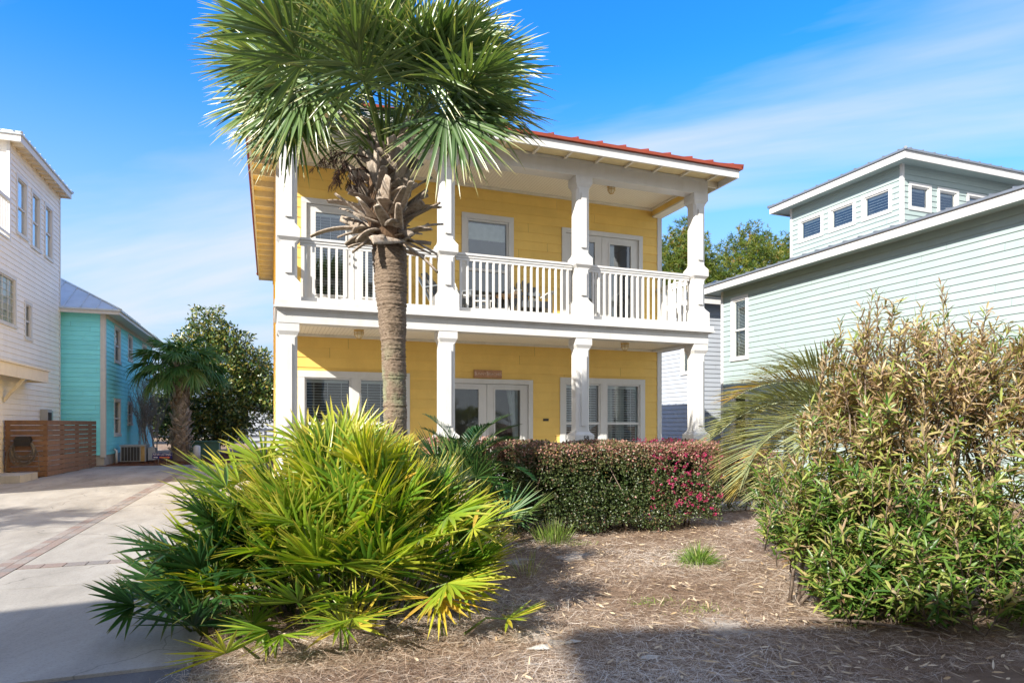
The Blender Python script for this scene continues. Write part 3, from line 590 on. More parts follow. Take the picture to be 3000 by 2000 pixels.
# chairs and table on the balcony
def adirondack(loc, rz, label, m, fm, sc_=1.0):
    t = thing('adirondack_chair', label, 'chair', loc, 'chairs on the balcony'); c_, s_ = math.cos(rz), math.sin(rz)
    T = lambda p: Vector((loc[0]+(p.x*c_-p.y*s_)*sc_, loc[1]+(p.x*s_+p.y*c_)*sc_, loc[2]+p.z*sc_))
    # local: front is -y
    b = MB(T)
    for k in range(5):
        x = (k-2)*.108; top = .93-.05*abs(k-2)**1.6*.8; w = .049
        r = [[(x-w*(.75+.25*f_), .22+.30*f_, .30+(top-.30)*f_), (x+w*(.75+.25*f_), .22+.30*f_, .30+(top-.30)*f_), (x+w*(.75+.25*f_), .24+.30*f_, .30+(top-.30)*f_), (x-w*(.75+.25*f_), .24+.30*f_, .30+(top-.30)*f_)] for f_ in (0, .5, .93)]
        r.append([(x-w*.55, .22+.30, top), (x+w*.55, .22+.30, top), (x+w*.55, .24+.30, top), (x-w*.55, .24+.30, top)]); b.loft(r)
    b.build('backrest', m, t)
    b = MB(T)
    for k in range(6): y_ = -.25+k*.09; z_ = .37-.02*k; b.box(-.26, .26, y_-.04, y_+.04, z_-.012, z_+.012)
    b.build('seat', m, t)
    for s in (-1, 1):
        b = MB(T); b.box(s*.33-.06, s*.33+.06, -.33, .30, .55, .575); b.build('armrest', fm, t)
        b = MB(T); b.box(s*.30-.02, s*.30+.02, -.30, -.21, 0, .55); b.build('leg', fm, t)
        b = MB(T); b.loft([[(s*.29-.02, .45, 0), (s*.29+.02, .45, 0), (s*.29+.02, .55, 0), (s*.29-.02, .55, 0)], [(s*.29-.02, -.25, .30), (s*.29+.02, -.25, .30), (s*.29+.02, -.15, .36), (s*.29-.02, -.15, .36)]]); b.build('leg', fm, t)
    b = MB(T); b.box(-.28, .28, .33, .36, .60, .66); b.build('back_rail', m, t); b = MB(T); b.box(-.28, .28, -.30, -.28, .26, .36); b.build('front_rail', m, t)
    return t
adirondack((4.62, 11.35, DK), R(-6), 'dark grey slatted adirondack chair facing out between the middle window and the right balcony column', CHAIR, CHAIRW)
adirondack((3.05, 11.45, DK), R(38), 'dark grey slatted adirondack chair half hidden behind the second balcony column from the left', CHAIR, CHAIR)
adirondack((3.62, 11.55, DK), R(70), 'low white-armed chair in front of the middle balcony window', CHAIRW, CHAIRW, .8)
tb = thing('side_table', 'small round tan-topped table with thin dark legs on the balcony', 'table', (4.1, 11.3, DK))
q = MB(); q.tube([(4.1, 11.3, DK+.46), (4.1, 11.3, DK+.49)], .2, 20); q.build('table_top', TAN, tb)
for a in range(3):
    c, s = math.cos(a*2.09+.4), math.sin(a*2.09+.4); q = MB(); q.tube([(4.1+c*.07, 11.3+s*.07, DK+.46), (4.1+c*.17, 11.3+s*.17, DK)], .011, 6); q.build('leg', BLACKP, tb)

# ---------------------------------------------------------------- grey house on the right
GX, GY0, GY1 = 13.5, 2.0, 17.05
GH = thing('grey_house', 'pale green-grey clapboard house with clerestory tower right of the yellow house', 'house', (17, 10, 0))
TG = frame(GX, GY1, 0, -1)
ow = [(GY1-16.6, GY1-15.82, 3.45, 5.42), (GY1-16.6, GY1-15.82, .75, 2.55)]
siding(TG, .06, GY1-GY0, 0, 5.70, ow, .158, m=GRAY, parent=GH)
window(TG, GY1-16.6, GY1-15.82, 3.45, 5.42, GH, .115, GLASS, 1, .48, pitch=.045); window(TG, GY1-16.6, GY1-15.82, .75, 2.55, GH, .115, GLASS, 1, .48, pitch=.045)
q = MB(); q.box(GX-.03, GX+.06, GY1-.08, GY1+.02, 0, 5.70); q.each('corner_board', WHITE, GH)
TG2 = frame(GX+8, GY1, -1, 0); siding(TG2, 0, 7.94, 0, 5.7, (), .158, m=GRAY, parent=GH)
q = MB(); q.box(GX+.9, GX+8, GY0, GY1-.05, 0, 5.6); q.build('core_wall', DARK, GH)
def eave(x0, x1, y0, y1, z, parent, h=.2, t=.03, sm=None):
    q = MB(); q.box(x0, x1, y0, y0+t, z, z+h); q.box(x0, x1, y1-t, y1, z, z+h); q.box(x0, x0+t, y0+t, y1-t, z, z+h); q.box(x1-t, x1, y0+t, y1-t, z, z+h); q.build('fascia', WHITE, parent)
    q = MB(); q.box(x0+t, x1-t, y0+t, y1-t, z+.05, z+.075); q.build('soffit', sm or CREAM, parent)
eave(GX-.5, GX+9, GY0-.5, GY1+.55, 5.64, GH, .21, sm=GRAY)
hip_roof(GX-.54, GX+9.04, GY0-.54, GY1+.6, 5.89, R(9), GH, GREYM, rib=.42, rh=.03)
# tower
TX, TY0, TY1, TZ0, TZ1 = 15.5, 12.35, 16.2, 5.95, 8.32
TT = frame(TX, TY1, 0, -1); wz = (7.13, 7.86)
tw = [(.55-.2, 1.15-.2, *wz), (1.58, 2.2, *wz), (2.78, 3.42, *wz)]
TWR = TY1-TY0
def tw_at(): pass
def tya(u): r0 = 1903*SN+(u-1500)*CS; return TY1-TX/r0*(1903*CS-(u-1500)*SN)
tws = [(tya(2340), tya(2413)), (tya(2429), tya(2508)), (tya(2525), tya(2614))]; print('tws', tws)
siding(TT, .05, TWR-.05, TZ0, TZ1, [(a, b, *wz) for a, b in tws], .15, m=GRAY, parent=GH)
for a, b in tws: window(TT, a, b, wz[0], wz[1], GH, .085, GLASS2, 1, 0, sill=False, pitch=.075, depth=.5)
TT2 = frame(TX, TY0, 1, 0); t2 = [(.22, 1.05), (1.28, 2.1), (2.42, 3.2)]
siding(TT2, .05, 4.6, TZ0, TZ1, [(a, b, *wz) for a, b in t2], .15, m=GRAY, parent=GH)
for a, b in t2: window(TT2, a, b, wz[0], wz[1], GH, .085, GLASS2, 1, 0, sill=False, pitch=.075, depth=.5)
q = MB(); q.box(TX-.03, TX+.05, TY0-.03, TY0+.05, TZ0, TZ1); q.box(TX-.03, TX+.05, TY1-.05, TY1+.03, TZ0, TZ1); q.box(TX+4.6, TX+4.7, TY0-.03, TY0+.05, TZ0, TZ1); q.each('corner_board', WHITE, GH)
q = MB(); q.box(TX+.8, TX+4.6, TY0+.8, TY1-.05, TZ0, TZ1); q.build('tower_core', DARK, GH)
eave(TX-.42, TX+6.3, TY0-.42, TY1+.5, 8.25, GH, .2, sm=GRAY)
hip_roof(TX-.46, TX+6.34, TY0-.46, TY1+.55, 8.49, R(8), GH, GREYM, rib=.42, rh=.03)
# rear wing
RX, RY = 14.25, 19.3
TRW = frame(RX, RY, 1, 0); siding(TRW, 0, 6, 0, 5.75, (), .158, m=LAV, parent=GH)
TRW2 = frame(RX, RY+10, 0, -1); rw = [(10-1.0, 10-.3, 3.3, 5.0), (10-3.4, 10-2.6, 3.3, 5.0)]
siding(TRW2, 0, 10, 0, 5.75, rw, .158, m=LAV, parent=GH)
for o in rw: window(TRW2, *o, GH, .11, GLASS, 1, .5)
q = MB(); q.box(RX-.02, RX+.06, RY-.02, RY+.06, 0, 5.75); q.each('corner_board', WHITE, GH)
eave(RX-.4, RX+7, RY-.4, RY+10.4, 5.72, GH, .2, sm=LAV); hip_roof(RX-.44, RX+7.04, RY-.44, RY+10.44, 5.97, R(22), GH, GREYM, rib=.3, rh=.03)

# ---------------------------------------------------------------- white house on the left
WX = -6.9
WH = thing('white_house', 'tall white clapboard house at the left edge with a high balcony and glass-block window', 'house', (-11, 20, 0))
def yof(u, X=WX): r0 = 1903*SN+(u-1500)*CS; r1 = 1903*CS-(u-1500)*SN; return X/r0*r1
def zof(u, v, X=WX): r0 = 1903*SN+(u-1500)*CS; return 1.5+(1242-v)*X/r0
WY = 26.9; TWH = frame(WX, 15.8, 0, 1)
def TWa(u): return yof(u)-15.8
gb = (18.0-15.8+.6, TWa(46), 4.25, 5.73); sw = (TWa(70), TWa(92), 4.04, 5.22)
ups = [(TWa(46), TWa(79), 7.02, 8.81), (TWa(90), TWa(117), 6.94, 8.78), (TWa(129), TWa(153.5), 6.94, 8.78)]
opsw = [gb, sw]+ups
def clip_wall():
    siding(TWH, 0, WY-15.8-.07, 0, 6.67, [gb, sw], .16, m=WSID, parent=WH)
    siding(TWH, 22.2-15.8, WY-15.8-.07, 6.67, 9.53, ups, .16, m=WSID, parent=WH)
clip_wall()
window(TWH, *gb, WH, .09, GLASS, 1, 0, bl=False, grid=(9, 7), sill=True)
gc = MB(TWH); gc.box(gb[0]+.1, gb[1]-.1, .07, .10, gb[2]+.08, gb[3]-.1); gc.build('glass_block', CURT, WH)
window(TWH, *sw, WH, .1, GLASS2, 1, .5, bl=False)
for o in ups: window(TWH, *o, WH, .11, glassmat('blue_reflecting_glass', f0=.62) if o is ups[0] else bpy.data.materials['blue_reflecting_glass'], 1, .48, pitch=.06)
q = MB(); q.box(WX-.05, WX+.025, WY-.09, WY+.02, 0, 9.53); q.box(WX-.05, WX+.025, 22.15, 22.23, 6.67, 9.53); q.each('corner_board', WHITE, WH)
TWF = frame(-16, 22.2, 1, 0); siding(TWF, 0, 16+WX-.05, 6.67, 9.53, (), .16, m=WSID, parent=WH)
TWF0 = frame(-16, 15.8, 1, 0); siding(TWF0, 0, 16+WX, 0, 6.67, (), .16, m=WSID, parent=WH)
TWB = frame(WX, WY, -1, 0); siding(TWB, 0, 9.5, 0, 9.53, (), .16, m=WSID, parent=WH)
q = MB(); q.box(-16, WX-1.0, 15.9, WY-.1, 0, 6.5); q.box(-16, WX-1.0, 22.4, WY-.1, 6.5, 9.4); q.build('core_wall', DARK, WH)
eave(-16.5, WX+.34, 21.95, WY+.06, 9.44, WH, .2)
hip_roof(-16.54, WX+.38, 21.91, WY+.10, 9.68, R(20), WH, BLUEM, rib=.45)
y = 22.3
while y < WY:
    q = MB(); q.box(WX+.03, WX+.31, y-.022, y+.022, 9.42, 9.488); q.build('rafter_tail', CREAM, WH); y += .42
q = MB(); q.box(-16, WX+.04, 15.7, 22.1, 6.67, 6.73); q.build('balcony_floor', WHITE, WH)
T3 = frame(WX, 15.8, 0, 1); q = MB(T3); q.box(0, 6.35, -.05, .05, 7.76, 7.85); q.box(0, 6.35, -.03, .03, 6.80, 6.87); wr = q.build('railing', WHITE, WH)
for k in range(52):
    a = .06+k*.12; q = MB(T3); q.box(a-.018, a+.018, -.017, .017, 6.872, 7.758); q.build('baluster', WHITE, wr)
# lean-to canopy with braces
q = MB(TWH); a1 = yof(111, WX+.55)-15.8
q.box(1.0, a1+.9, -.62, -.03, 3.09, 3.14); q.box(1.0, a1+.85, -.58, -.54, 2.75, 3.088); q.box(a1+.80, a1+.85, -.54, -.03, 2.75, 3.088); q.build('canopy', CREAM, WH)
q = MB(TWH)
for a in (3.4, 5.9): q.loft([[(a-.05, -.03, 2.1), (a+.05, -.03, 2.1), (a+.05, -.03, 2.22), (a-.05, -.03, 2.22)], [(a-.05, -.53, 2.76), (a+.05, -.53, 2.76), (a+.05, -.53, 2.88), (a-.05, -.53, 2.88)]])
q.each('canopy_brace', CREAM, WH)
mb_ = thing('meter_box', 'grey electric meter cabinet on the white house wall above the brown fence', 'meter box', (WX+.1, 25.0, 1.2))
q = MB(); q.box(WX+.02, WX+.22, 24.75, 25.2, 1.05, 1.98); q.build('cabinet', GREYBOX, mb_)
q = MB(); q.box(WX+.2, WX+.235, 24.8, 25.12, 1.5, 1.88); q.build('meter_face', DARK, mb_); q = MB(); q.box(WX+.02, WX+.16, 25.35, 25.55, 1.1, 1.94); q.build('side_cabinet', STEEL, mb_)
# slatted fence
FN = thing('slatted_fence', 'brown stained horizontal-board enclosure fence beside the driveway', 'fence', (-5.85, 23.5, 0))
def slats(T, L, parent):
    n = 11; z = .04
    q = MB(T)
    for k in range(n): q.box(0, L, 0, .022, z+k*.144, z+k*.144+.128)
    q.build('board_panel', BROWNW, parent)
    a = .06
    while a < L+.1:
        p = MB(T); p.box(min(a, L-.05)-.045, min(a, L-.05)+.045, .0235, .11, 0, 1.60); p.build('post', BROWNW, parent); a += 1.3
slats(frame(-6.86, 21.7, 1, 0), 6.86-5.86, FN); slats(frame(-5.86, 21.72, .053, .9986), 4.4, FN)
# hose on its hanger
HR = thing('hose_hanger', 'coiled grey garden hose on a dark wall hanger on the brown fence', 'hose', (-6.6, 21.6, .9))
hx, hz0 = -6.40, 1.02
q = MB(); q.loft([[(hx-.17, 21.68, hz0-.13), (hx+.17, 21.68, hz0-.13), (hx+.17, 21.5, hz0-.13), (hx-.17, 21.5, hz0-.13)], [(hx-.2, 21.68, hz0+.05), (hx+.2, 21.68, hz0+.05), (hx+.2, 21.5, hz0+.05), (hx-.2, 21.5, hz0+.05)], [(hx-.16, 21.68, hz0+.14), (hx+.16, 21.68, hz0+.14), (hx+.15, 21.54, hz0+.13), (hx-.15, 21.54, hz0+.13)]]); q.build('hanger', BLACKP, HR)
q = MB()
for k in range(9):
    w_ = .21+.012*k+random.uniform(-.01, .01); dp = .42+.035*k
    q.tube([(hx+w_*math.sin(a), 21.6-.02*(k % 3)-.03*math.sin(a*2+k), hz0+.02-dp*(.5-.5*math.cos(a))+.03*math.sin(k)*math.sin(a)) for a in [j*2*math.pi/28 for j in range(29)]], .0115, 6, cap=False)
q.tube([(hx-.2, 21.6, hz0), (hx-.36, 21.58, hz0-.3), (hx-.4, 21.57, hz0-.75), (hx-.3, 21.5, .04)], .0115, 6); q.tube([(hx+.2, 21.6, hz0), (hx+.36, 21.58, hz0-.35), (hx+.38, 21.57, hz0-.8), (hx+.3, 21.55, .06)], .0115, 6)
q.build('hose', HOSE, HR)
q = MB(); q.box(-9.5, -5.88, 19.62, 20.95, 0, .205); tag(q.build('concrete_step', CONC0, org=(-7, 20, 0)), 'low square concrete stoop slab in front of the brown fence', 'step')

# ---------------------------------------------------------------- aqua house
AX, AY, AY1 = -5.6, 27.2, 37.4
AH = thing('aqua_house', 'two-storey turquoise clapboard house with a pale metal hip roof behind the brown fence', 'house', (-9, 32, 0))
TA = frame(-13, AY, 1, 0); siding(TA, 0, 13+AX-.1, .38, 5.55, (), .165, m=AQUA, parent=AH)
TA2 = frame(AX, AY, 0, 1)
def ua(u): return yof(u, AX)-AY
ops = [(ua(334), ua(352), 3.86, 5.32), (ua(374), ua(387), 4.15, 5.3), (ua(415.5), ua(428.5), 4.3, 5.3),
       (ua(333), ua(352), 1.02, 2.5), (ua(373), ua(386.5), 1.44, 2.45), (ua(415), ua(428), 1.44, 2.45)]
siding(TA2, .1, AY1-AY, .38, 5.55, ops, .165, m=AQUA, parent=AH)
for o in ops: window(TA2, *o, AH, .12, GLASS, 1, .48, pitch=.06)
q = MB(); q.box(AX-.13, AX+.03, AY-.03, AY+.13, .3, 5.5); q.each('corner_board', WHITE, AH)
q = MB(); q.box(-13, AX-.02, AY+.02, AY1, 0, .38); q.build('foundation', CONC0, AH)
q = MB(); q.box(-13, AX-1.0, AY+.1, AY1, .38, 5.4); q.build('core_wall', DARK, AH)
eave(-13.5, AX+.55, AY-.4, AY1+.4, 5.43, AH, .14); hip_roof(-13.55, AX+.6, AY-.45, AY1+.45, 5.60, R(30), AH, BLUEM, rib=.5)
q = MB(TA2); q.box(.14, AY1-AY, -.03, .0, 5.36, 5.5); q.each('frieze', WHITE, AH)
def aqy(u): return yof(u, AX)
# air conditioner, meter, pipe
ac = thing('air_conditioner', 'weathered grey outdoor air-conditioning unit with a rusty panel beside the aqua house', 'air conditioner', (-4.95, 29.2, 0))
q = MB(); q.box(-5.35, -4.50, 28.5, 29.4, .06, .66); q.box(-5.38, -4.47, 28.47, 29.43, .66, .70); q.build('casing', GREYBOX, ac)
for k in range(6):
    q = MB(); q.box(-5.31+k*.105, -5.225+k*.105, 28.478, 28.498, .1, .62); q.build('grille', DARK, ac)
q = MB(); q.box(-4.66, -4.53, 28.48, 28.498, .07, .65); q.build('side_panel', RUST, ac)
q = MB(); q.box(-4.45, -4.2, 28.7, 29.3, .1, .58); q.build('control_box', GREYBOX, ac)
mt = thing('electric_meter', 'grey electric meter with conduit on the shaded side of the aqua house', 'meter box', (AX+.1, aqy(406), 1.2))
my = aqy(406); q = MB(); q.box(AX+.02, AX+.17, my-.14, my+.2, 1.08, 1.72); q.build('cabinet', GREYBOX, mt); q = MB(); q.tube([(AX+.16, my+.34, 1.5), (AX+.26, my+.34, 1.5)], .1, 12); q.build('meter_dial', STEEL, mt)
q = MB(); q.tube([(AX+.06, my, 0), (AX+.06, my, 1.1)], .03, 8); q.tube([(AX+.06, my-.3, .2), (AX+.06, my-.3, .75)], .02, 8); q.build('conduit', GREYBOX, mt)
q = MB(); q.tube([(-5.42, 28.2, 0), (-5.42, 28.2, .5), (-5.5, 28.2, .56)], .045, 8); tag(q.build('vent_pipe', WHITE, org=(-5.42, 28.2, 0)), 'short white plastic pipe standing at the base of the aqua wall', 'pipe')
# listing sign
ls = thing('listing_sign', 'small navy and orange New Listing yard sign on wire legs', 'sign', (-3.75, 27.2, 0))
def gpt(u, v): r0 = 1903*SN+(u-1500)*CS; r1 = 1903*CS-(u-1500)*SN; t = 1.5/(v-1242); return Vector((r0*t, r1*t, 0))
s0 = gpt(475, 1362); fx = Vector((CS, -SN, 0)); 
Ts = lambda p: Vector((s0.x, s0.y, 0))+fx*p.x+Vector((SN, CS, 0))*p.y+Vector((0, 0, p.z))
ORG[ls] = Vector((-3.75, 27.2, 0))
q = MB(Ts); q.box(-.36, .36, 0, .012, .24, .44); q.build('panel', NAVY, ls)
rotm = Matrix.Rotation(-TH, 4, 'Z') @ Matrix.Rotation(R(90), 4, 'X')
put_text('NEW LISTING', .115, Ts(Vector((0, -.006, .385))), ls, PRINTW, sx_=.95, ext=.003, rot=rotm)
q = MB(Ts); q.box(-.1, .2, -.006, 0, .265, .305); q.loft([[(.2, -.006, .245), (.2, -.006, .325), (.2, 0, .325), (.2, 0, .245)], [(.3, -.006, .284), (.3, -.006, .286), (.3, 0, .286), (.3, 0, .284)]]); q.build('arrow', ORANGE, ls)
q = MB(Ts); q.box(-.31, -.16, -.006, 0, .268, .305); q.build('small_print', PRINTW, ls)
for s in (-.15, .15): q = MB(Ts); q.tube([(s, .02, 0), (s, .02, .3)], .006, 6); q.build('leg', STEEL, ls)
# utility boxes
p = gpt(577, 1352); q = MB(); q.tube([(p.x, p.y, 0), (p.x, p.y, .62), (p.x, p.y, .66)], [.13, .13, .06], 14); tag(q.build('utility_marker_post', WHITE, org=p), 'white cylindrical utility marker post beside the green boxes', 'utility post')
p = gpt(548, 1350); q = MB(); q.box(p.x-.22, p.x+.22, p.y-.2, p.y+.2, 0, .42); q.box(p.x-.24, p.x+.24, p.y-.22, p.y+.22, .42, .47); tag(q.build('utility_box', GREENB, org=p), 'small low dark green utility box right of the far palm trunk', 'utility box', 'green utility boxes')
p = gpt(583, 1346); q = MB(); q.box(p.x-.75, p.x+.75, p.y+.3, p.y+1.1, 0, .72); q.box(p.x-.8, p.x+.8, p.y+.25, p.y+1.15, .72, .78); tag(q.build('utility_box', GREENB, org=p), 'larger green transformer box behind the white marker post', 'utility box', 'green utility boxes')
# far white rail fence and far houses
q0 = thing('rail_fence', 'white three-rail fence in the distance behind the palm and magnolia', 'fence', (-3, 41, 0))
q = MB()
for z in (.45, .8, 1.15): q.box(-8.5, 6, 41.0, 41.05, z-.07, z+.07)
q.build('rails', WHITE, q0)
for k in range(8): q = MB(); q.box(-8.5+k*2.05, -8.36+k*2.05, 41.06, 41.2, 0, 1.3); q.build('post', WHITE, q0)
fh = thing('far_white_house', 'distant white house with a railed porch seen between magnolia and yellow house', 'house', (-2, 75, 0))
T = frame(-9, 75, 1, 0); siding(T, 0, 12, 0, 3.2, [(3, 4.5, 1, 2.3), (6.5, 8, 1, 2.3)], .2, m=WSID, parent=fh); window(T, 3, 4.5, 1, 2.3, fh, depth=.4); window(T, 6.5, 8, 1, 2.3, fh, depth=.4)
q = MB(T); q.box(-.5, 12.5, -2.6, -2.45, 2.7, 2.95); q.build('porch_beam', WHITE, fh)
for k in range(6): q = MB(T); q.box(k*2.4-.08, k*2.4+.08, -2.6, -2.44, 0, 2.7); q.build('porch_post', WHITE, fh)
q = MB(T); q.box(0, 12, -2.56, -2.5, 1.0, 1.08)
for k in range(80): q.box(k*.15, k*.15+.04, -2.55, -2.51, .2, 1.0)
q.build('porch_railing', WHITE, fh); hip_roof(-10, 4, 72, 84, 3.2, R(22), fh, GREYM, rib=2.0)
fg = thing('far_blue_house', 'distant blue-grey house with a grey gabled roof end just left of the yellow house', 'house', (-1.5, 48, 0))
T = frame(-1.3, 46, 1, 0); siding(T, 0, 9, 0, 3.2, (), .2, m=LAV, parent=fg)
T = frame(-1.3, 56, 0, -1); siding(T, 0, 10, 0, 3.2, (), .2, m=LAV, parent=fg)
q = MB(); q.loft([[(-2.1, y_, 3.15), (-2.1, y_, 3.55), (3.2, y_, 5.35), (8.5, y_, 3.55), (8.5, y_, 3.15), (3.2, y_, 4.95)] for y_ in (45.2, 57)]); q.build('roof', paint('blue_grey_trim', (.16, .22, .26), .5), fg)

# ---------------------------------------------------------------- houses across the street (behind the viewpoint; they cast the foreground shade)
def street_house(ex, ey, dx, dy, L, D, H, label, wallm, over=1.3, right_origin=False):
    o = thing('street_house', label, 'house', (ex, ey, 0), 'houses across the street')
    nx, ny = dy, -dx                       # away from the viewed garden
    T = lambda p: Vector((ex+p.x*dx+p.y*nx, ey+p.x*dy+p.y*ny, p.z))
    q = MB(T); q.box(over, L-over, over, D-over, 0, H-.15); q.build('wall', wallm, o)
    s = MB(T)
    for zc in (1.2, 4.3):
        for k in range(3): a = L*(k+.7)/3.4+.2; s.box(a-.5, a+.5, over-.03, over-.001, zc, zc+1.5)
    s.build('window', GREYM, o)
    hip_roof(0, L, 0, D, H, R(17), o, GREYM, rib=.5, T=T, thick=.15); return o
k_ = 8/1.12
street_house(-.55-1.6*k_-13*.988, 6.45-k_-13*.153, .988, .153, 13, 9, 8.0, 'white house across the street whose roof shades the driveway', WSID)
street_house(2.11-1.6*k_, 4.24-k_, .957, -.29, 14, 9, 8.0, 'grey house across the street whose roof shades the front of the mulch', GRAY)

# ================================================================ vegetation
def rv(a, b): return random.uniform(a, b)
def fan(B, P, p, n, Rr, nb, spread, w, r, droop=.12, cone=.12):
    p = Vector(p).normalized(); n = Vector(n); n = (n-p*n.dot(p)).normalized(); q = n.cross(p)
    k = np.arange(nb); ph = spread*(2*k/(nb-1)-1)+rng.normal(0, .035, nb)
    D = np.cos(ph)[:, None]*np.array(p)+np.sin(ph)[:, None]*np.array(q)
    D = D-np.array(n)[None]*(cone*rng.uniform(-.6, 1.3, nb))[:, None]
    L = Rr*(.74+.26*np.cos(ph*.55))*rng.uniform(.86, 1.06, nb)
    N = nrm(np.array(n)[None]+rng.normal(0, .22, (nb, 3)))
    B.add(np.array(P), D, N, L, w*rng.uniform(.8, 1.15, nb), np.clip(droop*rng.uniform(.3, 1.9, nb), 0, .9), np.clip(r+rng.normal(0, .10, nb), 0, 1))
def palmetto(name, label, f0, r0, rf, rr, nf, hmin, hmax, Rr, m, rmean=.5, stems=True, lean=1.0, org=None, group=None, cat='palmetto', w=.032, extra=(), nb=19, back=0):
    c = cf(f0, r0); t = thing(name, label, cat, c, group); B = Blades(); st = MB()
    def one(P0, P1, p, n, R_, r_):
        mid = (P0+P1)/2+Vector((0, 0, .06)); st.tube([P0, mid, P1], [.011, .008, .006], 5, flat=.6)
        fan(B, P1, p, n, R_, nb+random.randint(-3, 4), R(rv(70, 108)), w, r_, rv(.0, .13))
    for i in range(nf):
        a = rv(0, 2*math.pi); q = math.sqrt(random.random()); df, dr = rf*q*math.sin(a), rr*q*math.cos(a)
        P0 = cf(f0+df*.72, r0+dr*.72, 0.02); out = Vector((dr*CS+df*SN, -dr*SN+df*CS, 0)); out = out/max(rf, rr)
        out += Vector((rv(-.3, .3), rv(-.3, .3), 0)); h = (hmin+(hmax-hmin)*(1-q**1.9))*rv(.55, 1.1)+back*max(0, df/rf)
        P1 = P0+out*(.12+.36*q)*lean+Vector((0, 0, h))
        d = Vector((out.x, out.y, 0)); el = (1.5-1.0*q**1.6+rv(-.3, .2)+.35*max(0, df/rf)); d = (d.normalized() if d.length > .01 else Vector((1, 0, 0)))
        p = d*math.cos(el)+Vector((0, 0, math.sin(el))); n = -d*math.sin(el)+Vector((0, 0, math.cos(el)))
        n += Vector((rv(-.7, .7), rv(-.7, .7), rv(-.2, .3)))
        one(P0, P1, p, n, Rr*rv(.82, 1.1), rmean+rv(-.26, .26)+(.15 if h > hmax*.8 else 0))
    for (f1, r1, z1, df, dr, dz, R_, r_) in extra:
        P1 = cf(f1, r1, z1); p = Vector((dr*CS+df*SN, -dr*SN+df*CS, dz)); P0 = cf(f0+(f1-f0)*.5, r0+(r1-r0)*.5, 0.02)
        one(P0, P1, p, Vector((rv(-.2, .2)-.1, -.3+rv(-.2, .2), 1)), R_, r_)
    B.build('fronds', m, t); st.build('leaf_stalks', G_STALK, t); return t
G_STALK = paint('green_leaf_stalk', (.13, .19, .04), .5, .2, 0, 0)
BR_STALK = paint('brown_leaf_stalk', (.20, .12, .06), .7, .3, 0, .2)

palmetto('saw_palmetto', 'big sunlit yellow-green saw palmetto thicket spreading in front of the tall palm trunk', 5.4, -1.38, .95, .98, 225, .34, 1.10, .53, G_SAW, .43, lean=.75, back=.42,
         extra=[(5.9, -2.25, 1.15, .1, -.55, .85, .5, .6), (5.6, -2.35, 1.0, 0, -.7, .7, .5, .65), (5.3, -2.3, .8, -.1, -.85, .4, .5, .6), (5.0, -.3, .7, -.4, .75, .4, .48, .7), (6.0, -1.9, 1.3, .1, -.3, .95, .48, .6), (6.1, -1.5, 1.35, .1, .1, .98, .48, .6), (4.4, -1.15, .55, -.8, .1, .25, .46, .5), (4.45, -.62, .72, -.6, .5, .3, .46, .62), (4.55, -1.7, .62, -.8, -.3, .2, .46, .35), (4.5, -.45, .40, -.6, .5, .05, .44, .7), (4.6, -.45, .85, -.5, .7, .35, .48, .6), (4.75, -1.2, 1.0, -.5, .05, .6, .5, .4), (4.5, -1.45, .8, -.7, -.2, .35, .48, .45), (5.0, -2.2, 1.02, -.3, -.8, .6, .5, .5), (5.2, -2.35, .85, -.2, -.8, .45, .48, .6), (4.7, -2.0, .9, -.5, -.5, .5, .48, .5)])
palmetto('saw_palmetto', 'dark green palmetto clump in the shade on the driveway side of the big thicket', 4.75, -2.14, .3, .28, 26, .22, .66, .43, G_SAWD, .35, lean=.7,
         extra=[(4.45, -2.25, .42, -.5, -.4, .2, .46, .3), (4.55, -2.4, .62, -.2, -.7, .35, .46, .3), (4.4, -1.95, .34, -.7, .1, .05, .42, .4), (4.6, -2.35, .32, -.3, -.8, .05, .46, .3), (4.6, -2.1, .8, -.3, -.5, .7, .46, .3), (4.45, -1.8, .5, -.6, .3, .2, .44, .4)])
palmetto('palmetto_seedling', 'low yellow palmetto seedling nearest the shade edge in front of the thicket', 4.28, -1.12, .1, .12, 2, .12, .2, .36, G_SAW, .72, w=.024, nb=13, extra=[(4.15, -1.02, .26, -.6, .4, .15, .38, .6), (4.15, -1.1, .24, -.6, -.6, .2, .34, .5)], group='palmetto seedlings')
palmetto('palmetto_seedling', 'orange-tipped palmetto seedling right of the other two in front of the thicket', 4.6, -.42, .1, .12, 1, .12, .2, .34, G_SAW, .8, w=.026, nb=14, extra=[(4.5, -.5, .30, -.4, .8, .1, .42, .88), (4.5, -.55, .30, -.8, -.1, -.1, .36, .9)], group='palmetto seedlings')
palmetto('palmetto_seedling', 'green palmetto seedling half in shade at the bottom left of the mulch', 4.15, -1.55, .1, .12, 2, .1, .2, .36, G_SAW, .55, w=.026, nb=14, extra=[(4.1, -1.55, .20, -.6, -.5, .2, .36, .45), (4.08, -1.45, .18, -.7, .5, .15, .32, .5)], group='palmetto seedlings')
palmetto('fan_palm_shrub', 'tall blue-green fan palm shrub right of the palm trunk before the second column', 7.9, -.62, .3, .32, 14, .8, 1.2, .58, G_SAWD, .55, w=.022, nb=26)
palmetto('fan_palm_shrub', 'fine-leaved green fan palm drooping over the left end of the hedge', 6.7, -.42, .2, .2, 7, .6, .95, .44, G_SAWD, .65, w=.018, nb=28)

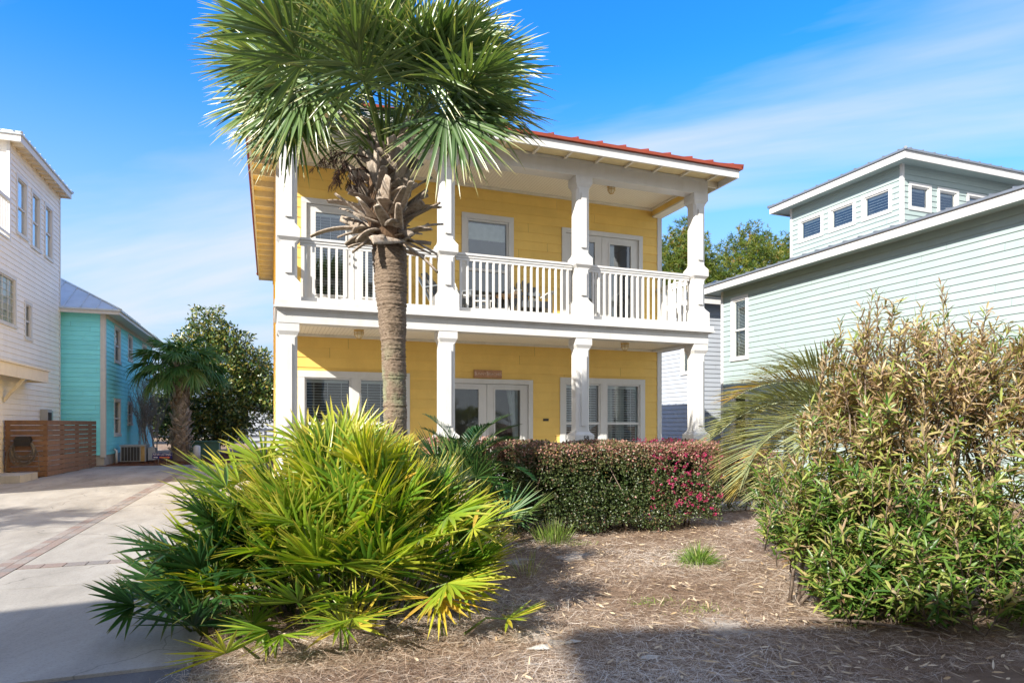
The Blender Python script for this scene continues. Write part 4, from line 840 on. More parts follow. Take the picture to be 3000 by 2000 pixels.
# ---- feather-leaved palms
def feather(B, st, P, d, L, arch, ll, n, w, rr, vee=.5, droop=.1, stalk=.012, twist=0):
    d = Vector(d).normalized(); az = Vector((d.x, d.y, 0)); az = az.normalized() if az.length > .05 else Vector((1, 0, 0)); el = math.asin(max(-1, min(1, d.z))); pts = [Vector(P)]; K = 22; dirs = []
    for k in range(K):
        e = el-arch*(k/K)**1.3; dd = az*math.cos(e)+Vector((0, 0, math.sin(e))); dirs.append(dd); pts.append(pts[-1]+dd*(L/K))
    dirs.append(dirs[-1]); st.tube(pts, [stalk*(1-.8*k/K) for k in range(K+1)], 5)
    side = az.cross(Vector((0, 0, 1))).normalized()
    u = np.linspace(.16, 1, n); Pp, Dd, Nn, LL = [], [], [], []
    for uu in u:
        x = uu*K; k = min(int(x), K-1); p = pts[k].lerp(pts[k+1], x-k); t = dirs[k]; up = side.cross(t).normalized()
        for s in (-1, 1):
            a = R(62-30*uu)+rv(-.08, .08); v = vee+rv(-.15, .15)
            dr = t*math.cos(a)+(side*s*math.cos(v)+up*math.sin(v))*math.sin(a)
            Pp.append(tuple(p)); Dd.append(tuple(dr)); Nn.append(tuple(up)); LL.append(ll*(.55+.9*math.sin(math.pi*min(1, uu*.86+.1)))*rv(.85, 1.1))
    B.add(np.array(Pp), np.array(Dd), np.array(Nn), np.array(LL), w, droop, np.clip(rr+rng.normal(0, .08, len(LL)), 0, 1))
def feather_palm(name, label, cat, P, n, L, els, arch, ll, nl, w, m, rmean, vee, droop, azs=None, sm=None, trunk=None, stalk=.012):
    t = thing(name, label, cat, (P[0], P[1], 0)); B = Blades(); st = MB()
    for k in range(n):
        a = azs[k % len(azs)]+rv(-.1, .1) if azs else k*2.39996+rv(-.15, .15); e = els[0]+(els[1]-els[0])*((k+.5)/n)
        feather(B, st, P, (math.cos(a)*math.cos(e), math.sin(a)*math.cos(e), math.sin(e)), L*rv(.85, 1.1), arch*rv(.8, 1.2), ll, nl, w, rmean+rv(-.2, .2), vee, droop, stalk)
    B.build('fronds', m, t); st.build('leaf_stalks', sm or G_STALK, t)
    if trunk:
        q = MB(); q.tube([(P[0], P[1], 0), (P[0], P[1], P[2]*.6), (P[0], P[1], P[2]+.05)], [trunk, trunk*1.1, trunk*.6], 12); q.build('trunk', BOOT, t)
    return t
sp = cf(8.3, -.62); feather_palm('sago_palm', 'dark glossy sago palm between the hedge and the front door', 'sago palm', (sp.x, sp.y, .85), 26, .95, (R(80), R(8)), R(62), .13, 46, .012, G_SAGO, .5, .35, .05, trunk=.14)
bp = cf(6.35, 3.62)
fa = lambda deg: R(deg)
BP = thing('pindo_palm', 'grey-green pindo palm with arching feather fronds behind the large brown-green shrub', 'palm', (bp.x, bp.y, 0)); B = Blades(); st = MB()
left = math.atan2(SN, -CS)                                # towards screen left
def fr(azoff, el, L, arch, r_, P=None, ll=.46): a = left+R(azoff); feather(B, st, P or (bp.x, bp.y, 1.35), (math.cos(a)*math.cos(R(el)), math.sin(a)*math.cos(R(el)), math.sin(R(el))), L*.92, R(arch), ll*.92, 62, .016, r_, .55, .10, .017)
for a_ in [(2, 38, 1.95, 88, .6), (14, 30, 1.9, 100, .5), (-12, 26, 1.85, 95, .7), (24, 14, 1.75, 88, .45), (-22, 44, 1.8, 95, .55), (6, 50, 1.85, 85, .92), (38, 42, 1.7, 105, .5), (-50, 48, 1.6, 90, .5), (100, 50, 1.6, 90, .5), (-100, 45, 1.7, 95, .6), (160, 50, 1.75, 85, .6), (180, 35, 1.8, 85, .5), (-150, 48, 1.7, 90, .5), (10, 4, 1.55, 60, .65), (200, 15, 1.6, 70, .5), (55, 20, 1.5, 80, .7), (-4, 16, 1.7, 85, .85), (-30, 34, 1.8, 95, .75), (20, 58, 1.7, 80, .6)]: fr(*a_)
B.build('fronds', G_PINDO, BP); st.build('leaf_stalks', paint('pindo_stalk', (.30, .33, .2), .5, .2, 0, 0), BP)
q = MB(); q.tube([(bp.x, bp.y, 0), (bp.x, bp.y, .7), (bp.x, bp.y, 1.4)], [.2, .22, .12], 14); q.build('trunk', BOOT, BP)

# ---- cabbage palms
def strap(mb, P, d, L, w, th, bend, side, n=7, twist=0):
    """dead leaf base: a tapering, curling trough"""
    P = Vector(P); d = Vector(d).normalized(); side = Vector(side).normalized(); rings = []; p = P.copy(); ax = d.cross(side).normalized()
    for k in range(n):
        u = k/(n-1); dd = (d*math.cos(bend*u)+Vector((0, 0, -1))*math.sin(bend*u)).normalized(); s2 = (side*math.cos(twist*u)+ax*math.sin(twist*u)); s2 = (s2-dd*s2.dot(dd)).normalized(); nn = dd.cross(s2)
        ww = w*(1.15-.5*u)*(1 if k < n-1 else .8); t2 = th*(1-.35*u)
        rings.append([p+s2*ww*.5-nn*t2*.2, p+s2*ww*.28+nn*t2*.45, p+nn*t2*.62, p-s2*ww*.28+nn*t2*.45, p-s2*ww*.5-nn*t2*.2, p-s2*ww*.3-nn*t2*.45, p-nn*t2*.18, p+s2*ww*.3-nn*t2*.45])
        p = p+dd*(L/(n-1))
    mb.loft(rings, sm=True)
def cabbage_palm(name, label, base, top, r_prof, nfr, hubL, R_, leafm, rmean, boots, spathe=False, nb=44, trunk_res=(64, 420), group=None, wb=.034, lich=True, trunkm=None, elr=(88, -22), full=None, sag=.42, dr0=.16, tip=0, faces=()):
    base, top = Vector(base), Vector(top); t = thing(name, label, 'palm', (base.x, base.y, 0), group)
    na, nh = trunk_res; hh = (top.z-base.z); V = []
    zs = np.linspace(0, 1, nh); ang = np.arange(na)/na*2*math.pi
    rad = np.interp(zs, [x[0] for x in r_prof], [x[1] for x in r_prof])
    ring = rng.normal(0, 1, nh); ring = ring*.0042*(.35+.9*zs); jag = rng.normal(0, .0022, (nh, na))
    low = .008*np.sin(ang*3+1)+.005*np.sin(ang*5)
    RR = rad[:, None]+ring[:, None]+jag+low[None]*(1-zs[:, None]*.5)+.004*np.sin(ang[None]*2+zs[:, None]*60)*zs[:, None]
    cx = base.x+(top.x-base.x)*zs+.05*np.sin(zs*math.pi)*(.6 if full is None else 0); cy = base.y+(top.y-base.y)*zs
    V = np.stack([cx[:, None]+RR*np.cos(ang)[None], cy[:, None]+RR*np.sin(ang)[None], np.broadcast_to((base.z+zs*hh)[:, None], RR.shape)+rng.normal(0, .003, (nh, na))], -1).reshape(-1, 3)
    i = np.arange(nh-1)[:, None]*na; j = np.arange(na)[None]; jn = (j+1) % na
    F = np.stack([i+j, i+jn, i+na+jn, i+na+j], -1).reshape(-1, 4)
    npmesh('trunk', V, F, trunkm or TRUNKM, t)
    z0b, z1b, nbt, bw, bl = boots; mb = MB()
    for k in range(nbt):
        u = (k+.5)/nbt; z = z0b+(z1b-z0b)*u; a = k*2.39996+rv(-.2, .2); rr = float(np.interp((z-base.z)/hh, [x[0] for x in r_prof], [x[1] for x in r_prof])) if z < top.z else r_prof[-1][1]*(1-.45*(z-top.z)/max(.01, z1b-top.z+.3))
        c_, s_ = math.cos(a), math.sin(a); out = Vector((c_, s_, 0)); tan = Vector((-s_, c_, 0)); cxx = base.x+(top.x-base.x)*min(1, (z-base.z)/hh); cyy = base.y+(top.y-base.y)*min(1, (z-base.z)/hh)
        e = (rv(.1, .85)+.55*u if full is None else rv(.75, 1.0)+.35*u); sw = rv(.45, 1.25)*random.choice((-1, 1)) if full is None else random.choice((-.75, .75))
        d = (out*math.cos(e)*1.0+tan*sw*.8+Vector((0, 0, math.sin(e)*1.1+.15)))
        if full is None and u < .22 and random.random() < .55: d = out+tan*sw+Vector((0, 0, rv(-.3, .3)))
        strap(mb, Vector((cxx, cyy, z))+out*rr*.72-tan*sw*rr*.5, d, bl*rv(.6, 1.15)*(1.15-.35*u), bw*rv(.7, 1.2), .028 if full is None else .02, rv(-.1, .7) if u < .4 else rv(-.3, .25), tan, twist=rv(-.9, .9))
    if full is None:                                       # a few long snapped stalks
        sl = Vector((-CS, SN, 0)); sr = -sl; fwd = Vector((SN, CS, 0))
        for (d, L, w_, z, bend, tw) in ((sl*1-fwd*.35+Vector((0, 0, .22)), .66, .075, 3.40, .75, .6), (sr-fwd*.5+Vector((0, 0, -.55)), .62, .085, 3.32, .5, -.5), (sr-fwd*.3+Vector((0, 0, .3)), .5, .10, 3.5, -.1, .3), (sl*.5-fwd+Vector((0, 0, -.1)), .42, .10, 3.4, .9, .9), (-fwd+sr*.5+Vector((0, 0, .45)), .5, .09, 3.52, .1, .2), (sl-fwd*.6+Vector((0, 0, .75)), .5, .06, 3.45, .05, 0), (-fwd*.6+sl*.8+Vector((0, 0, -.6)), .33, .11, 3.36, .3, .3)):
            o_ = Vector((d.x, d.y, 0)).normalized(); strap(mb, Vector((top.x, top.y, z))+o_*.10, d, L, w_, .03, bend, Vector((-o_.y, o_.x, 0)), 9, tw)
    if full is None: q = MB(); q.tube([(top.x, top.y, 3.2), (top.x, top.y, 3.4), (top.x, top.y, 3.8), (top.x, top.y, 4.2), (top.x, top.y, 4.35)], [.12, .19, .2, .15, .06], 14); q.build('leaf_fibre', barkmat('brown_leaf_fibre', (.05, .03, .02), (.16, .10, .06), (.28, .19, .12), 20), t)
    mb.build('dead_leaf_bases', BOOT, t)
    B = Blades(); st = MB(); hub = Vector((top.x, top.y, z1b))
    for k in range(nfr):
        u = (k+.5)/nfr; e = R(elr[0]+(elr[1]-elr[0])*u**.85)+rv(-.12, .12); a = k*2.39996+rv(-.25, .25); c_, s_ = math.cos(a), math.sin(a)
        out = Vector((c_, s_, 0)); L = hubL*rv(.8, 1.15); pts = []; p = hub+out*.06+Vector((0, 0, rv(-.18, .05))); K = 7
        for j_ in range(K):
            ee = e-sag*(j_/K)**1.5; dd = out*math.cos(ee)+Vector((0, 0, math.sin(ee))); pts.append(p.copy()); p = p+dd*L/(K-1)
        P = pts[-1]; st.tube(pts, [.024, .019, .016, .014, .012, .011, .010], 6, flat=.55, side=(-s_, c_, 0))
        ee = e-sag-rv(.0, .25)+rv(-.35, 1)*tip; pd = out*math.cos(ee)+Vector((0, 0, math.sin(ee))); nn = -out*math.sin(ee)+Vector((0, 0, math.cos(ee)))+Vector((rv(-.35, .35), rv(-.35, .35), 0))*(1+2.2*tip)
        rr_ = rmean+rv(-.22, .22)+(.15 if u > .8 else 0)
        # costa: the blade fan is spread along a short bent midrib
        nseg = 3
        for s2 in range(nseg):
            Pc = P+pd*(.16*s2*R_); sp_ = R(118-38*s2)
            fan(B, Pc, pd+Vector((0, 0, -.14*s2)), nn, R_*rv(.9, 1.08)*(1-.07*s2), int(nb*(.45 if s2 == 0 else .33)), sp_, wb, rr_, rv(dr0, dr0+(.18 if full else .09))+(.08 if full else .03)*u, .16)
    for (pf, pr, pz, ia, rr_) in faces:                     # fans that turn their open face to the street
        P = cf(pf, pr, pz); ca, sa = math.cos(R(ia)), math.sin(R(ia)); rt = Vector((CS, -SN, 0)); fw = Vector((SN, CS, 0))
        pd = rt*ca+Vector((0, 0, sa))-fw*.18; nn = -fw+Vector((rv(-.25, .25), 0, .45)); m_ = (hub+P)/2+Vector((0, 0, .10))
        st.tube([hub, hub.lerp(m_, .6), m_, P], [.024, .018, .014, .010], 6, flat=.55)
        fan(B, P, pd, nn, R_*rv(.93, 1.05), nb, R(122), wb*1.12, rr_, rv(.03, .12), .2); fan(B, P+pd*.1, pd, nn, R_*.9, nb//3, R(50), wb*1.1, rr_, .1, .1)
    B.build('fronds', leafm, t, wob=.04); st.build('leaf_stalks', G_STALK, t)
    if spathe:
        q = MB()
        def br(p, d, L, rad_, lev):
            pts = [p]; dd = d.copy(); K = 5
            for _ in range(K): dd = (dd+Vector((rv(-.16, .16), rv(-.16, .16), rv(-.16, .10)-.06))).normalized(); pts.append(pts[-1]+dd*L/K)
            q.tube(pts, [rad_*(1-.6*j/K) for j in range(K+1)], 4)
            if lev < 3:
                for j in range(2 if lev == 0 else 3, K+1):
                    for _ in range(3 if lev > 0 else 3): br(pts[j], (dd+Vector((rv(-1, 1), rv(-1, 1), rv(-1, .55)))*.95).normalized(), L*rv(.3, .48), rad_*.62, lev+1)
        sl = Vector((-CS, SN, 0)); fwd = Vector((SN, CS, 0))
        br(hub+sl*.12-fwd*.12+Vector((0, 0, -.12)), (sl*.9-fwd*.45+Vector((0, 0, .35))).normalized(), .40, .008, 0)
        br(hub+sl*.14-fwd*.10+Vector((0, 0, -.22)), (sl*1.0-fwd*.4+Vector((0, 0, -.05))).normalized(), .36, .008, 0)
        q.build('dried_flower_stalks', DRYTWIG, t)
    return t
TRUNKM = TRUNK
b0 = cf(6.55, -1.17); t0 = cf(6.5, -1.25)
cabbage_palm('cabbage_palm', 'tall cabbage palm with shaggy dead leaf bases rising in front of the yellow house', (b0.x, b0.y, 0), (t0.x, t0.y, 3.72), [(0, .15), (.12, .125), (.45, .110), (.62, .120), (.78, .158), (.86, .168), (.93, .13), (1, .12)], 34, 1.02, .79, G_PALM, .47, (3.30, 4.22, 135, .13, .46), spathe=True, nb=54, wb=.030, elr=(86, 28), sag=.26, dr0=.02, tip=.5,
    faces=[(f_, (u_-1500)*f_/1903, 1.5+(1242-v_)*f_/1903, a_, r_) for f_, u_, v_, a_, r_ in ((6.3, 830, 190, 178, .45), (6.5, 815, 275, 208, .5), (5.9, 1050, 190, 112, .4), (5.95, 1225, 190, 65, .5), (6.3, 1340, 285, 8, .35), (6.0, 1305, 330, -38, .3), (6.1, 905, 250, 232, .5), (6.4, 960, 90, 135, .45), (6.5, 1310, 110, 35, .45), (6.7, 800, 85, 155, .5), (6.7, 1390, 190, 20, .4), (6.9, 860, 330, 222, .35))])
TRUNKM = TRUNK
p2 = gpt(530, 1352)
cabbage_palm('cabbage_palm', 'shorter cabbage palm with criss-cross trunk in the far mulch bed by the aqua house', (p2.x, p2.y, 0), (p2.x, p2.y, 3.25), [(0, .3), (.5, .27), (1, .25)], 34, .9, .98, G_PALM2, .5, (.08, 3.75, 250, .17, .46), nb=50, trunk_res=(20, 30), full=True, wb=.055, elr=(85, -12), sag=.4)
cabbage_palm('cabbage_palm', 'cabbage palm out of frame to the left whose crown dapples the driveway', (-12.3, 7.0, 0), (-12.3, 7.0, 4.6), [(0, .2), (1, .2)], 26, 1.1, 1.1, G_PALM2, .4, (3.6, 5.0, 30, .1, .3), nb=40, trunk_res=(16, 12), full=True, wb=.05)

# ---- hedge
def rbox_points(n, x0, x1, y0, y1, z0, z1, rnd=.05, amp=.045, inner=.35):
    P = rng.uniform(0, 1, (n, 3)); fidx = rng.integers(0, 10, n); dep = np.abs(rng.normal(0, .05, n)); inn_ = rng.random(n) < inner; dep[inn_] = rng.uniform(.05, .25, inn_.sum())
    X = x0+(x1-x0)*P[:, 0]; Y = y0+(y1-y0)*P[:, 1]; Z = z0+(z1-z0)*P[:, 2]; N = np.zeros((n, 3))
    fr_ = fidx < 5; tp_ = (fidx >= 5) & (fidx < 8); le = fidx == 8; ri = fidx == 9
    Y[fr_] = y0+dep[fr_]; N[fr_] = (0, -1, 0); Z[tp_] = z1-dep[tp_]; N[tp_] = (0, 0, 1); X[le] = x0+dep[le]; N[le] = (-1, 0, 0); X[ri] = x1-dep[ri]; N[ri] = (1, 0, 0)
    # rounded shoulders
    zf = np.clip((Z-(z1-rnd*2))/(rnd*2), 0, 1); Y += np.where(fr_, zf**2*rnd*1.2, 0); X += np.where(le, zf**2*rnd, 0)-np.where(ri, zf**2*rnd, 0)
    yf = np.clip((y0+rnd*2-Y)/(rnd*2), 0, 1); Z -= np.where(tp_, yf**2*rnd*1.1, 0)
    w_ = amp*(np.sin(X*5.1+Z*3)+np.sin(X*11.3+2+Y*4)*.5+np.sin(Z*9.7+X*2.2)*.5)
    return np.stack([X, Y, Z], 1)+N*w_[:, None]*.7, N
def hedge(name, label, x0, x1, y0, y1, z1, n, zb=.03, pinkx=None, brown=.0, size=(.036, .024), cat='hedge', holes=True):
    t = thing(name, label, cat, ((x0+x1)/2, (y0+y1)/2, 0)); P, N = rbox_points(n, x0, x1, y0, y1, zb, z1)
    und = .10*np.sin(P[:, 0]*2.3)+.12*np.sin(P[:, 0]*5.7+1); keep = P[:, 2] > zb+.1+und*(rng.random(n))
    if holes: keep &= ~((np.sin(P[:, 0]*3.1+.5)*np.sin(P[:, 2]*7+P[:, 0]*2) > .78) & (rng.random(n) < .85) & (P[:, 2] < z1-.25))
    P, N = P[keep], N[keep]; n = len(P)
    D = nrm(N*.5+rng.normal(0, .75, (n, 3))+np.array([0, 0, .35])); NN = nrm(N*.8+np.array(SUN)*.25+rng.normal(0, .55, (n, 3)))
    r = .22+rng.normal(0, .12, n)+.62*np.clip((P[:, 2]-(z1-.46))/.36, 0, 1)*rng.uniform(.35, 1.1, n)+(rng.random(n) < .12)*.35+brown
    if pinkx: r += .30*np.clip((P[:, 0]-pinkx)/.5, 0, 1)*rng.uniform(0, 1, n)
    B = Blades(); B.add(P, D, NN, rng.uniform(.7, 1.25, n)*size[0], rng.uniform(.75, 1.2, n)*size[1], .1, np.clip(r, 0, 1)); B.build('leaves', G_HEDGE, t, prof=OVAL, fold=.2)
    q = MB()                                              # upright twigs, and stems under the leaves
    for k in range(int((x1-x0)*7)):
        x = rv(x0+.15, x1-.15); y = rv(y0+.15, y1-.1); a = Vector((x, y, 0)); b = a+Vector((rv(-.12, .12), rv(-.1, .1), .35)); q.tube([a, b, b+Vector((rv(-.25, .25), rv(-.2, .1), .35)), b+Vector((rv(-.4, .4), rv(-.3, .2), .7))], [.016, .011, .007, .003], 5)
    for k in range(int((x1-x0)*45)):
        x = rv(x0+.05, x1-.05); y = rv(y0+.03, y1); z = z1-.12; q.tube([(x, y, z), (x+rv(-.05, .05), y+rv(-.05, .03), z+rv(.08, .17))], [.0022, .001], 3)
    q.build('branches', BARK, t)
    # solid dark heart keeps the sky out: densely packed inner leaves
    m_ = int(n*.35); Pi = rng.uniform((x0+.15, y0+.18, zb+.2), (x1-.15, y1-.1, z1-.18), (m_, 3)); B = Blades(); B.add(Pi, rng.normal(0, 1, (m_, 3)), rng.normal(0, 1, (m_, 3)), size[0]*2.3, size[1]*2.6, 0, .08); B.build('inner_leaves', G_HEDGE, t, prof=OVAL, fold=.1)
    if pinkx:
        B = Blades(); nc = 210
        for k in range(nc):
            x = pinkx+.05+(x1-pinkx)*random.random()**.75; z = zb+.15+(z1-zb-.18)*random.random()**(.62 if x < x1-.5 else .9)
            if random.random() < .78: c = Vector((x, y0-.02+rv(-.03, .05)+max(0, z-z1+.2)*.5, z))
            else: c = Vector((x, rv(y0, y1), z1+rv(-.02, .05)))
            nb_ = random.randint(5, 12); d_ = rng.normal(0, 1, (nb_, 3))+np.array([0, -.9, .3]); B.add(np.array(c)[None]+rng.normal(0, .012, (nb_, 3)), d_, rng.normal(0, 1, (nb_, 3)), rng.uniform(.018, .034, nb_), .008, .1, rng.uniform(0, 1, nb_))
        B.build('flowers', G_PINK, t, prof=STRIP, fold=.1)
    return t
hedge('flowering_hedge', 'clipped dark green hedge with reddish top and pink flowers at its right end', 2.92, 6.05, 7.66, 8.75, 1.235, 38000, pinkx=4.75)
hedge('loropetalum_shrub', 'purplish dark shrub filling the gap at the left end of the clipped hedge', 2.05, 2.98, 8.15, 9.1, 1.30, 9000, brown=.24, cat='shrub', holes=False)
hedge('loropetalum_shrub', 'low dark purple shrub in the shade right of the last porch column', 6.7, 8.3, 8.9, 9.7, 1.02, 9000, brown=.22, cat='shrub', holes=False)

# ---- large lance-leaved shrub on the right
OL = thing('oleander_shrub', 'huge shrub with long half-brown, half-green leaves filling the right foreground', 'shrub', tuple(cf(5.3, 3.1)))
B = Blades(); st = MB(); nsh = 0
lobes = [(5.2, 3.3, 1.2, .75, .85, .95, 150), (4.95, 2.95, .75, .5, .6, .5, 115), (5.3, 3.0, 1.95, .40, .40, .42, 46), (5.3, 3.75, 1.9, .5, .45, .48, 48), (5.3, 2.68, 1.2, .4, .40, .45, 66), (5.0, 4.1, 1.1, .7, .65, .95, 120), (4.7, 3.2, .5, .35, .62, .40, 85), (5.5, 2.4, .85, .30, .30, .36, 46), (5.0, 2.6, .5, .3, .34, .34, 70), (4.9, 2.7, .25, .25, .42, .18, 50), (5.15, 2.3, .75, .3, .3, .28, 40), (5.2, 3.4, 1.7, .6, .75, .6, 96), (4.75, 4.1, .5, .6, .9, .5, 75)]
roots = [cf(5.05, 2.66), cf(5.05, 2.72), cf(5.15, 3.1), cf(5.2, 3.5), cf(5.3, 4.1), cf(5.5, 3.0), cf(5.4, 2.35)]
for (lf, lr, lz, af, ar, az_, ns) in lobes:
    for _ in range(ns):
        v = Vector((rv(-1, 1), rv(-1, 1), rv(-1, 1))); 
        if v.length > 1: v.normalize(); v *= rv(.85, 1.05)
        e = cf(lf+v.x*af, lr+v.y*ar, max(.10, lz+v.z*az_)); c0 = cf(lf+.1, lr, lz-.5); rt = min(roots, key=lambda a: (a-Vector((e.x, e.y, 0))).length+rv(0, .5))
        up = (e-c0).normalized()*.8+Vector((rv(-.55, .55), rv(-.55, .55), .5+rv(-.3, .2))); up.normalize(); L = rv(.28, .46); s = e-up*L*.6
        if random.random() < (.16 if lr > 2.5 else .03):
            m1 = rt.lerp(s, .4)+Vector((rv(-.08, .08), rv(-.08, .08), .12)); st.tube([rt+Vector((rv(-.06, .06), rv(-.06, .06), 0)), m1, s], [.017, .011, .006], 5)
        st.tube([s, s+up*L*.5, s+up*L], [.0055, .004, .002], 4)
        nl = random.randint(21, 33); u = np.sort(rng.uniform(.1, 1, nl)); ph = np.arange(nl)*2.4+rv(0, 6); a1 = np.array(up.orthogonal().normalized()); b1 = np.cross(np.array(up), a1)
        rad_ = np.cos(ph)[:, None]*a1+np.sin(ph)[:, None]*b1; op = rng.uniform(.45, 1.25, nl)[:, None]
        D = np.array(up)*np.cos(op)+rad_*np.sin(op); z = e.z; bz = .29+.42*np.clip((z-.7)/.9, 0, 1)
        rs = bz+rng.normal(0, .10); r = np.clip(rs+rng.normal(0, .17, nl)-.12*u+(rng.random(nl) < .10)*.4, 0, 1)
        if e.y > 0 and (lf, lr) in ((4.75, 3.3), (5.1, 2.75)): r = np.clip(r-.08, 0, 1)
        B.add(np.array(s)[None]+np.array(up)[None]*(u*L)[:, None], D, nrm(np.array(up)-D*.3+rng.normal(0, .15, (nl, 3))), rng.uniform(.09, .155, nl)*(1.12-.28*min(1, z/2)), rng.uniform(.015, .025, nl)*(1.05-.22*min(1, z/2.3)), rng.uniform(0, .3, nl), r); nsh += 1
for f_, r_, z_, L in ((5.55, 3.0, 2.0, .62), (5.6, 3.15, 2.05, .56), (5.4, 3.62, 2.05, .60), (5.5, 3.75, 2.0, .62), (5.5, 3.9, 1.9, .5), (5.6, 2.85, 1.9, .5), (5.6, 2.65, 1.7, .45), (5.45, 3.5, 2.0, .5)):
    s = cf(f_, r_, z_); up = Vector((rv(-.15, .15), rv(-.1, .1), 1)).normalized(); st.tube([s-up*.6, s, s+up*L], [.012, .007, .002], 5); nl = 46; u = np.linspace(-.3, 1, nl); ph = np.arange(nl)*2.4; rad_ = np.stack([np.cos(ph), np.sin(ph), 0*ph], 1)
    op = rng.uniform(.35, .9, nl)[:, None]; D = np.array([0, 0, 1])*np.cos(op)+rad_*np.sin(op); B.add(np.array(s)[None]+np.array(up)[None]*(u*L)[:, None], D, np.array([0, 0, 1.0])-D*.3, rng.uniform(.07, .11, nl), rng.uniform(.010, .017, nl), .1, np.clip(.66+rng.normal(0, .2, nl), 0, 1))
for a, b in ((cf(5.05, 2.7), cf(5.05, 2.25, .55)), (cf(5.02, 2.72), cf(5.0, 2.62, .62)), (cf(5.0, 2.78), cf(5.2, 2.95, .8)), (cf(5.15, 3.1), cf(5.35, 3.05, 1.5)), (cf(5.2, 3.3), cf(5.2, 3.6, 1.4)), (cf(5.15, 3.0), cf(5.3, 2.85, 1.6))):
    m_ = a.lerp(b, .5)+Vector((rv(-.08, .08), rv(-.05, .05), .05)); st.tube([a, m_, b], [.020, .016, .010], 7)
B.build('leaves', G_OLE, OL, prof=LANCE, fold=.16); st.build('branches', BARK, OL)

# ---- background trees
def blob_tree(name, label, cat, base, trunk_pts, blobs, n, size, m, rmean, up=.3, prof=OVAL, needles=0, fold=.1, group=None, bm=None, shell=.75, clump=0):
    t = thing(name, label, cat, base, group); q = MB(); base = Vector(base)
    for pts, r0_ in trunk_pts: q.tube([base+Vector(p) for p in pts], [r0_*(1-.75*k/(len(pts)-1)) for k in range(len(pts))], 8)
    q.build('trunk', bm or BARK, t); vol = np.array([b[3]*b[4]*b[5] for b in blobs])**.67; vol /= vol.sum(); B = Blades()
    for b, v in zip(blobs, vol):
        k = max(4, int(n*v)); d = nrm(rng.normal(0, 1, (k, 3))); rr = np.where(rng.random(k) < shell, rng.uniform(.78, 1.08, k), rng.uniform(.3, .8, k))[:, None]
        lump = 1+.16*np.sin(d[:, 0:1]*7+b[0]*3)+.14*np.sin(d[:, 1:2]*8+b[1])+.12*np.sin(d[:, 2:3]*9+b[2]*2)
        P = np.array(base)+np.array(b[:3])+d*rr*lump*np.array(b[3:6])
        if needles:
            dd = nrm(d*.6+rng.normal(0, .6, (k, 3))+np.array([0, 0, up])); kk = needles
            Pn = np.repeat(P, kk, 0); Dn = nrm(np.repeat(dd, kk, 0)*.55+rng.normal(0, .62, (k*kk, 3))); rn = np.clip(np.repeat(rmean+rng.normal(0, .2, k), kk)+rng.normal(0, .08, k*kk), 0, 1)
            B.add(Pn, Dn, rng.normal(0, 1, (k*kk, 3)), size[0]*rng.uniform(.7, 1.1, k*kk), size[1], .05, rn)
        else:
            B.add(P, nrm(d*.5+rng.normal(0, .8, (k, 3))+np.array([0, 0, up])), nrm(d+rng.normal(0, .7, (k, 3))), size[0]*rng.uniform(.7, 1.2, k), size[1]*rng.uniform(.7, 1.2, k), .1, np.clip(rmean+rng.normal(0, .2, k), 0, 1))
    B.build('crown', m, t, prof=prof, fold=fold); return t
mgp = gpt(632, 1331)
blob_tree('magnolia_tree', 'dense magnolia tree with dark glossy leaves behind the far cabbage palm', 'tree', (mgp.x, mgp.y, 0), [([(0, 0, 0), (.1, 0, 1.5), (.2, 0, 4), (.1, 0, 6)], .22), ([(0, 0, .3), (.9, 0, 1.6), (1.9, .2, 3)], .12), ([(0, 0, .3), (-1, 0, 1.6), (-1.8, 0, 3)], .12), ([(0, 0, .2), (.5, -.6, 2), (1, -.8, 4)], .1)],
          [(-.3, 0, 6.3, .95, .9, .85), (-.75, 0, 5.3, 1.25, 1.1, .9), (.7, 0, 5.6, .9, .9, .7), (.2, 0, 4.5, 2.0, 1.5, 1.1), (1.6, 0, 4.4, 1.1, 1.1, .9), (-1.3, 0, 4.0, 1.2, 1.2, 1.0), (0, 0, 3.2, 2.5, 1.8, 1.1), (2.1, 0, 3.3, 1.1, 1.1, .9), (-1.6, 0, 2.2, 1.3, 1.2, .9), (.8, -.2, 2.2, 1.9, 1.5, .9), (-1.2, -.2, 1.1, 1.2, 1.2, .7), (.3, -.2, 1.3, 1.3, 1.2, .7), (2.5, 0, 2.7, .8, .9, .6)], 27000, (.21, .085), G_MAG, .55)
for (f_, r_, H_, w_, lb) in ((36, 9.5, 12.9, 2.2, 'slender-topped pine tree seen through the right bay of the upper balcony'), (38, 13.9, 13.3, 2.9, 'broad round-topped pine tree in the middle behind the grey house roof'), (41, 17.6, 13.6, 2.4, 'pine tree standing closest to the grey clerestory tower'), (44, 12.6, 12.6, 2.4, 'lower bushy pine tree behind the right end of the balcony')):
    b = cf(f_, r_); bl = [(0, 0, H_-.8, w_*.30, w_*.30, .7)]
    for k in range(15):
        z = H_-1.3-k*.42; a = k*2.4; rr = w_*(.45+.5*min(1, k/5)); bl.append((rr*.6*math.cos(a), rr*.5*math.sin(a), z, rr*.72, rr*.72, .8))
    blob_tree('pine_tree', lb, 'pine tree', (b.x, b.y, 0), [([(0, 0, 0), (.1, 0, H_*.5), (0, 0, H_-.5)], .22)]+[([(0, 0, H_-2-k*.7), (1.2*math.cos(k*2.4), 1.2*math.sin(k*2.4), H_-1.2-k*.7)], .05) for k in range(6)], bl, 6500, (.26, .028), G_PINE, .5, up=.5, needles=9, prof=STRIP, group='pines behind the houses')
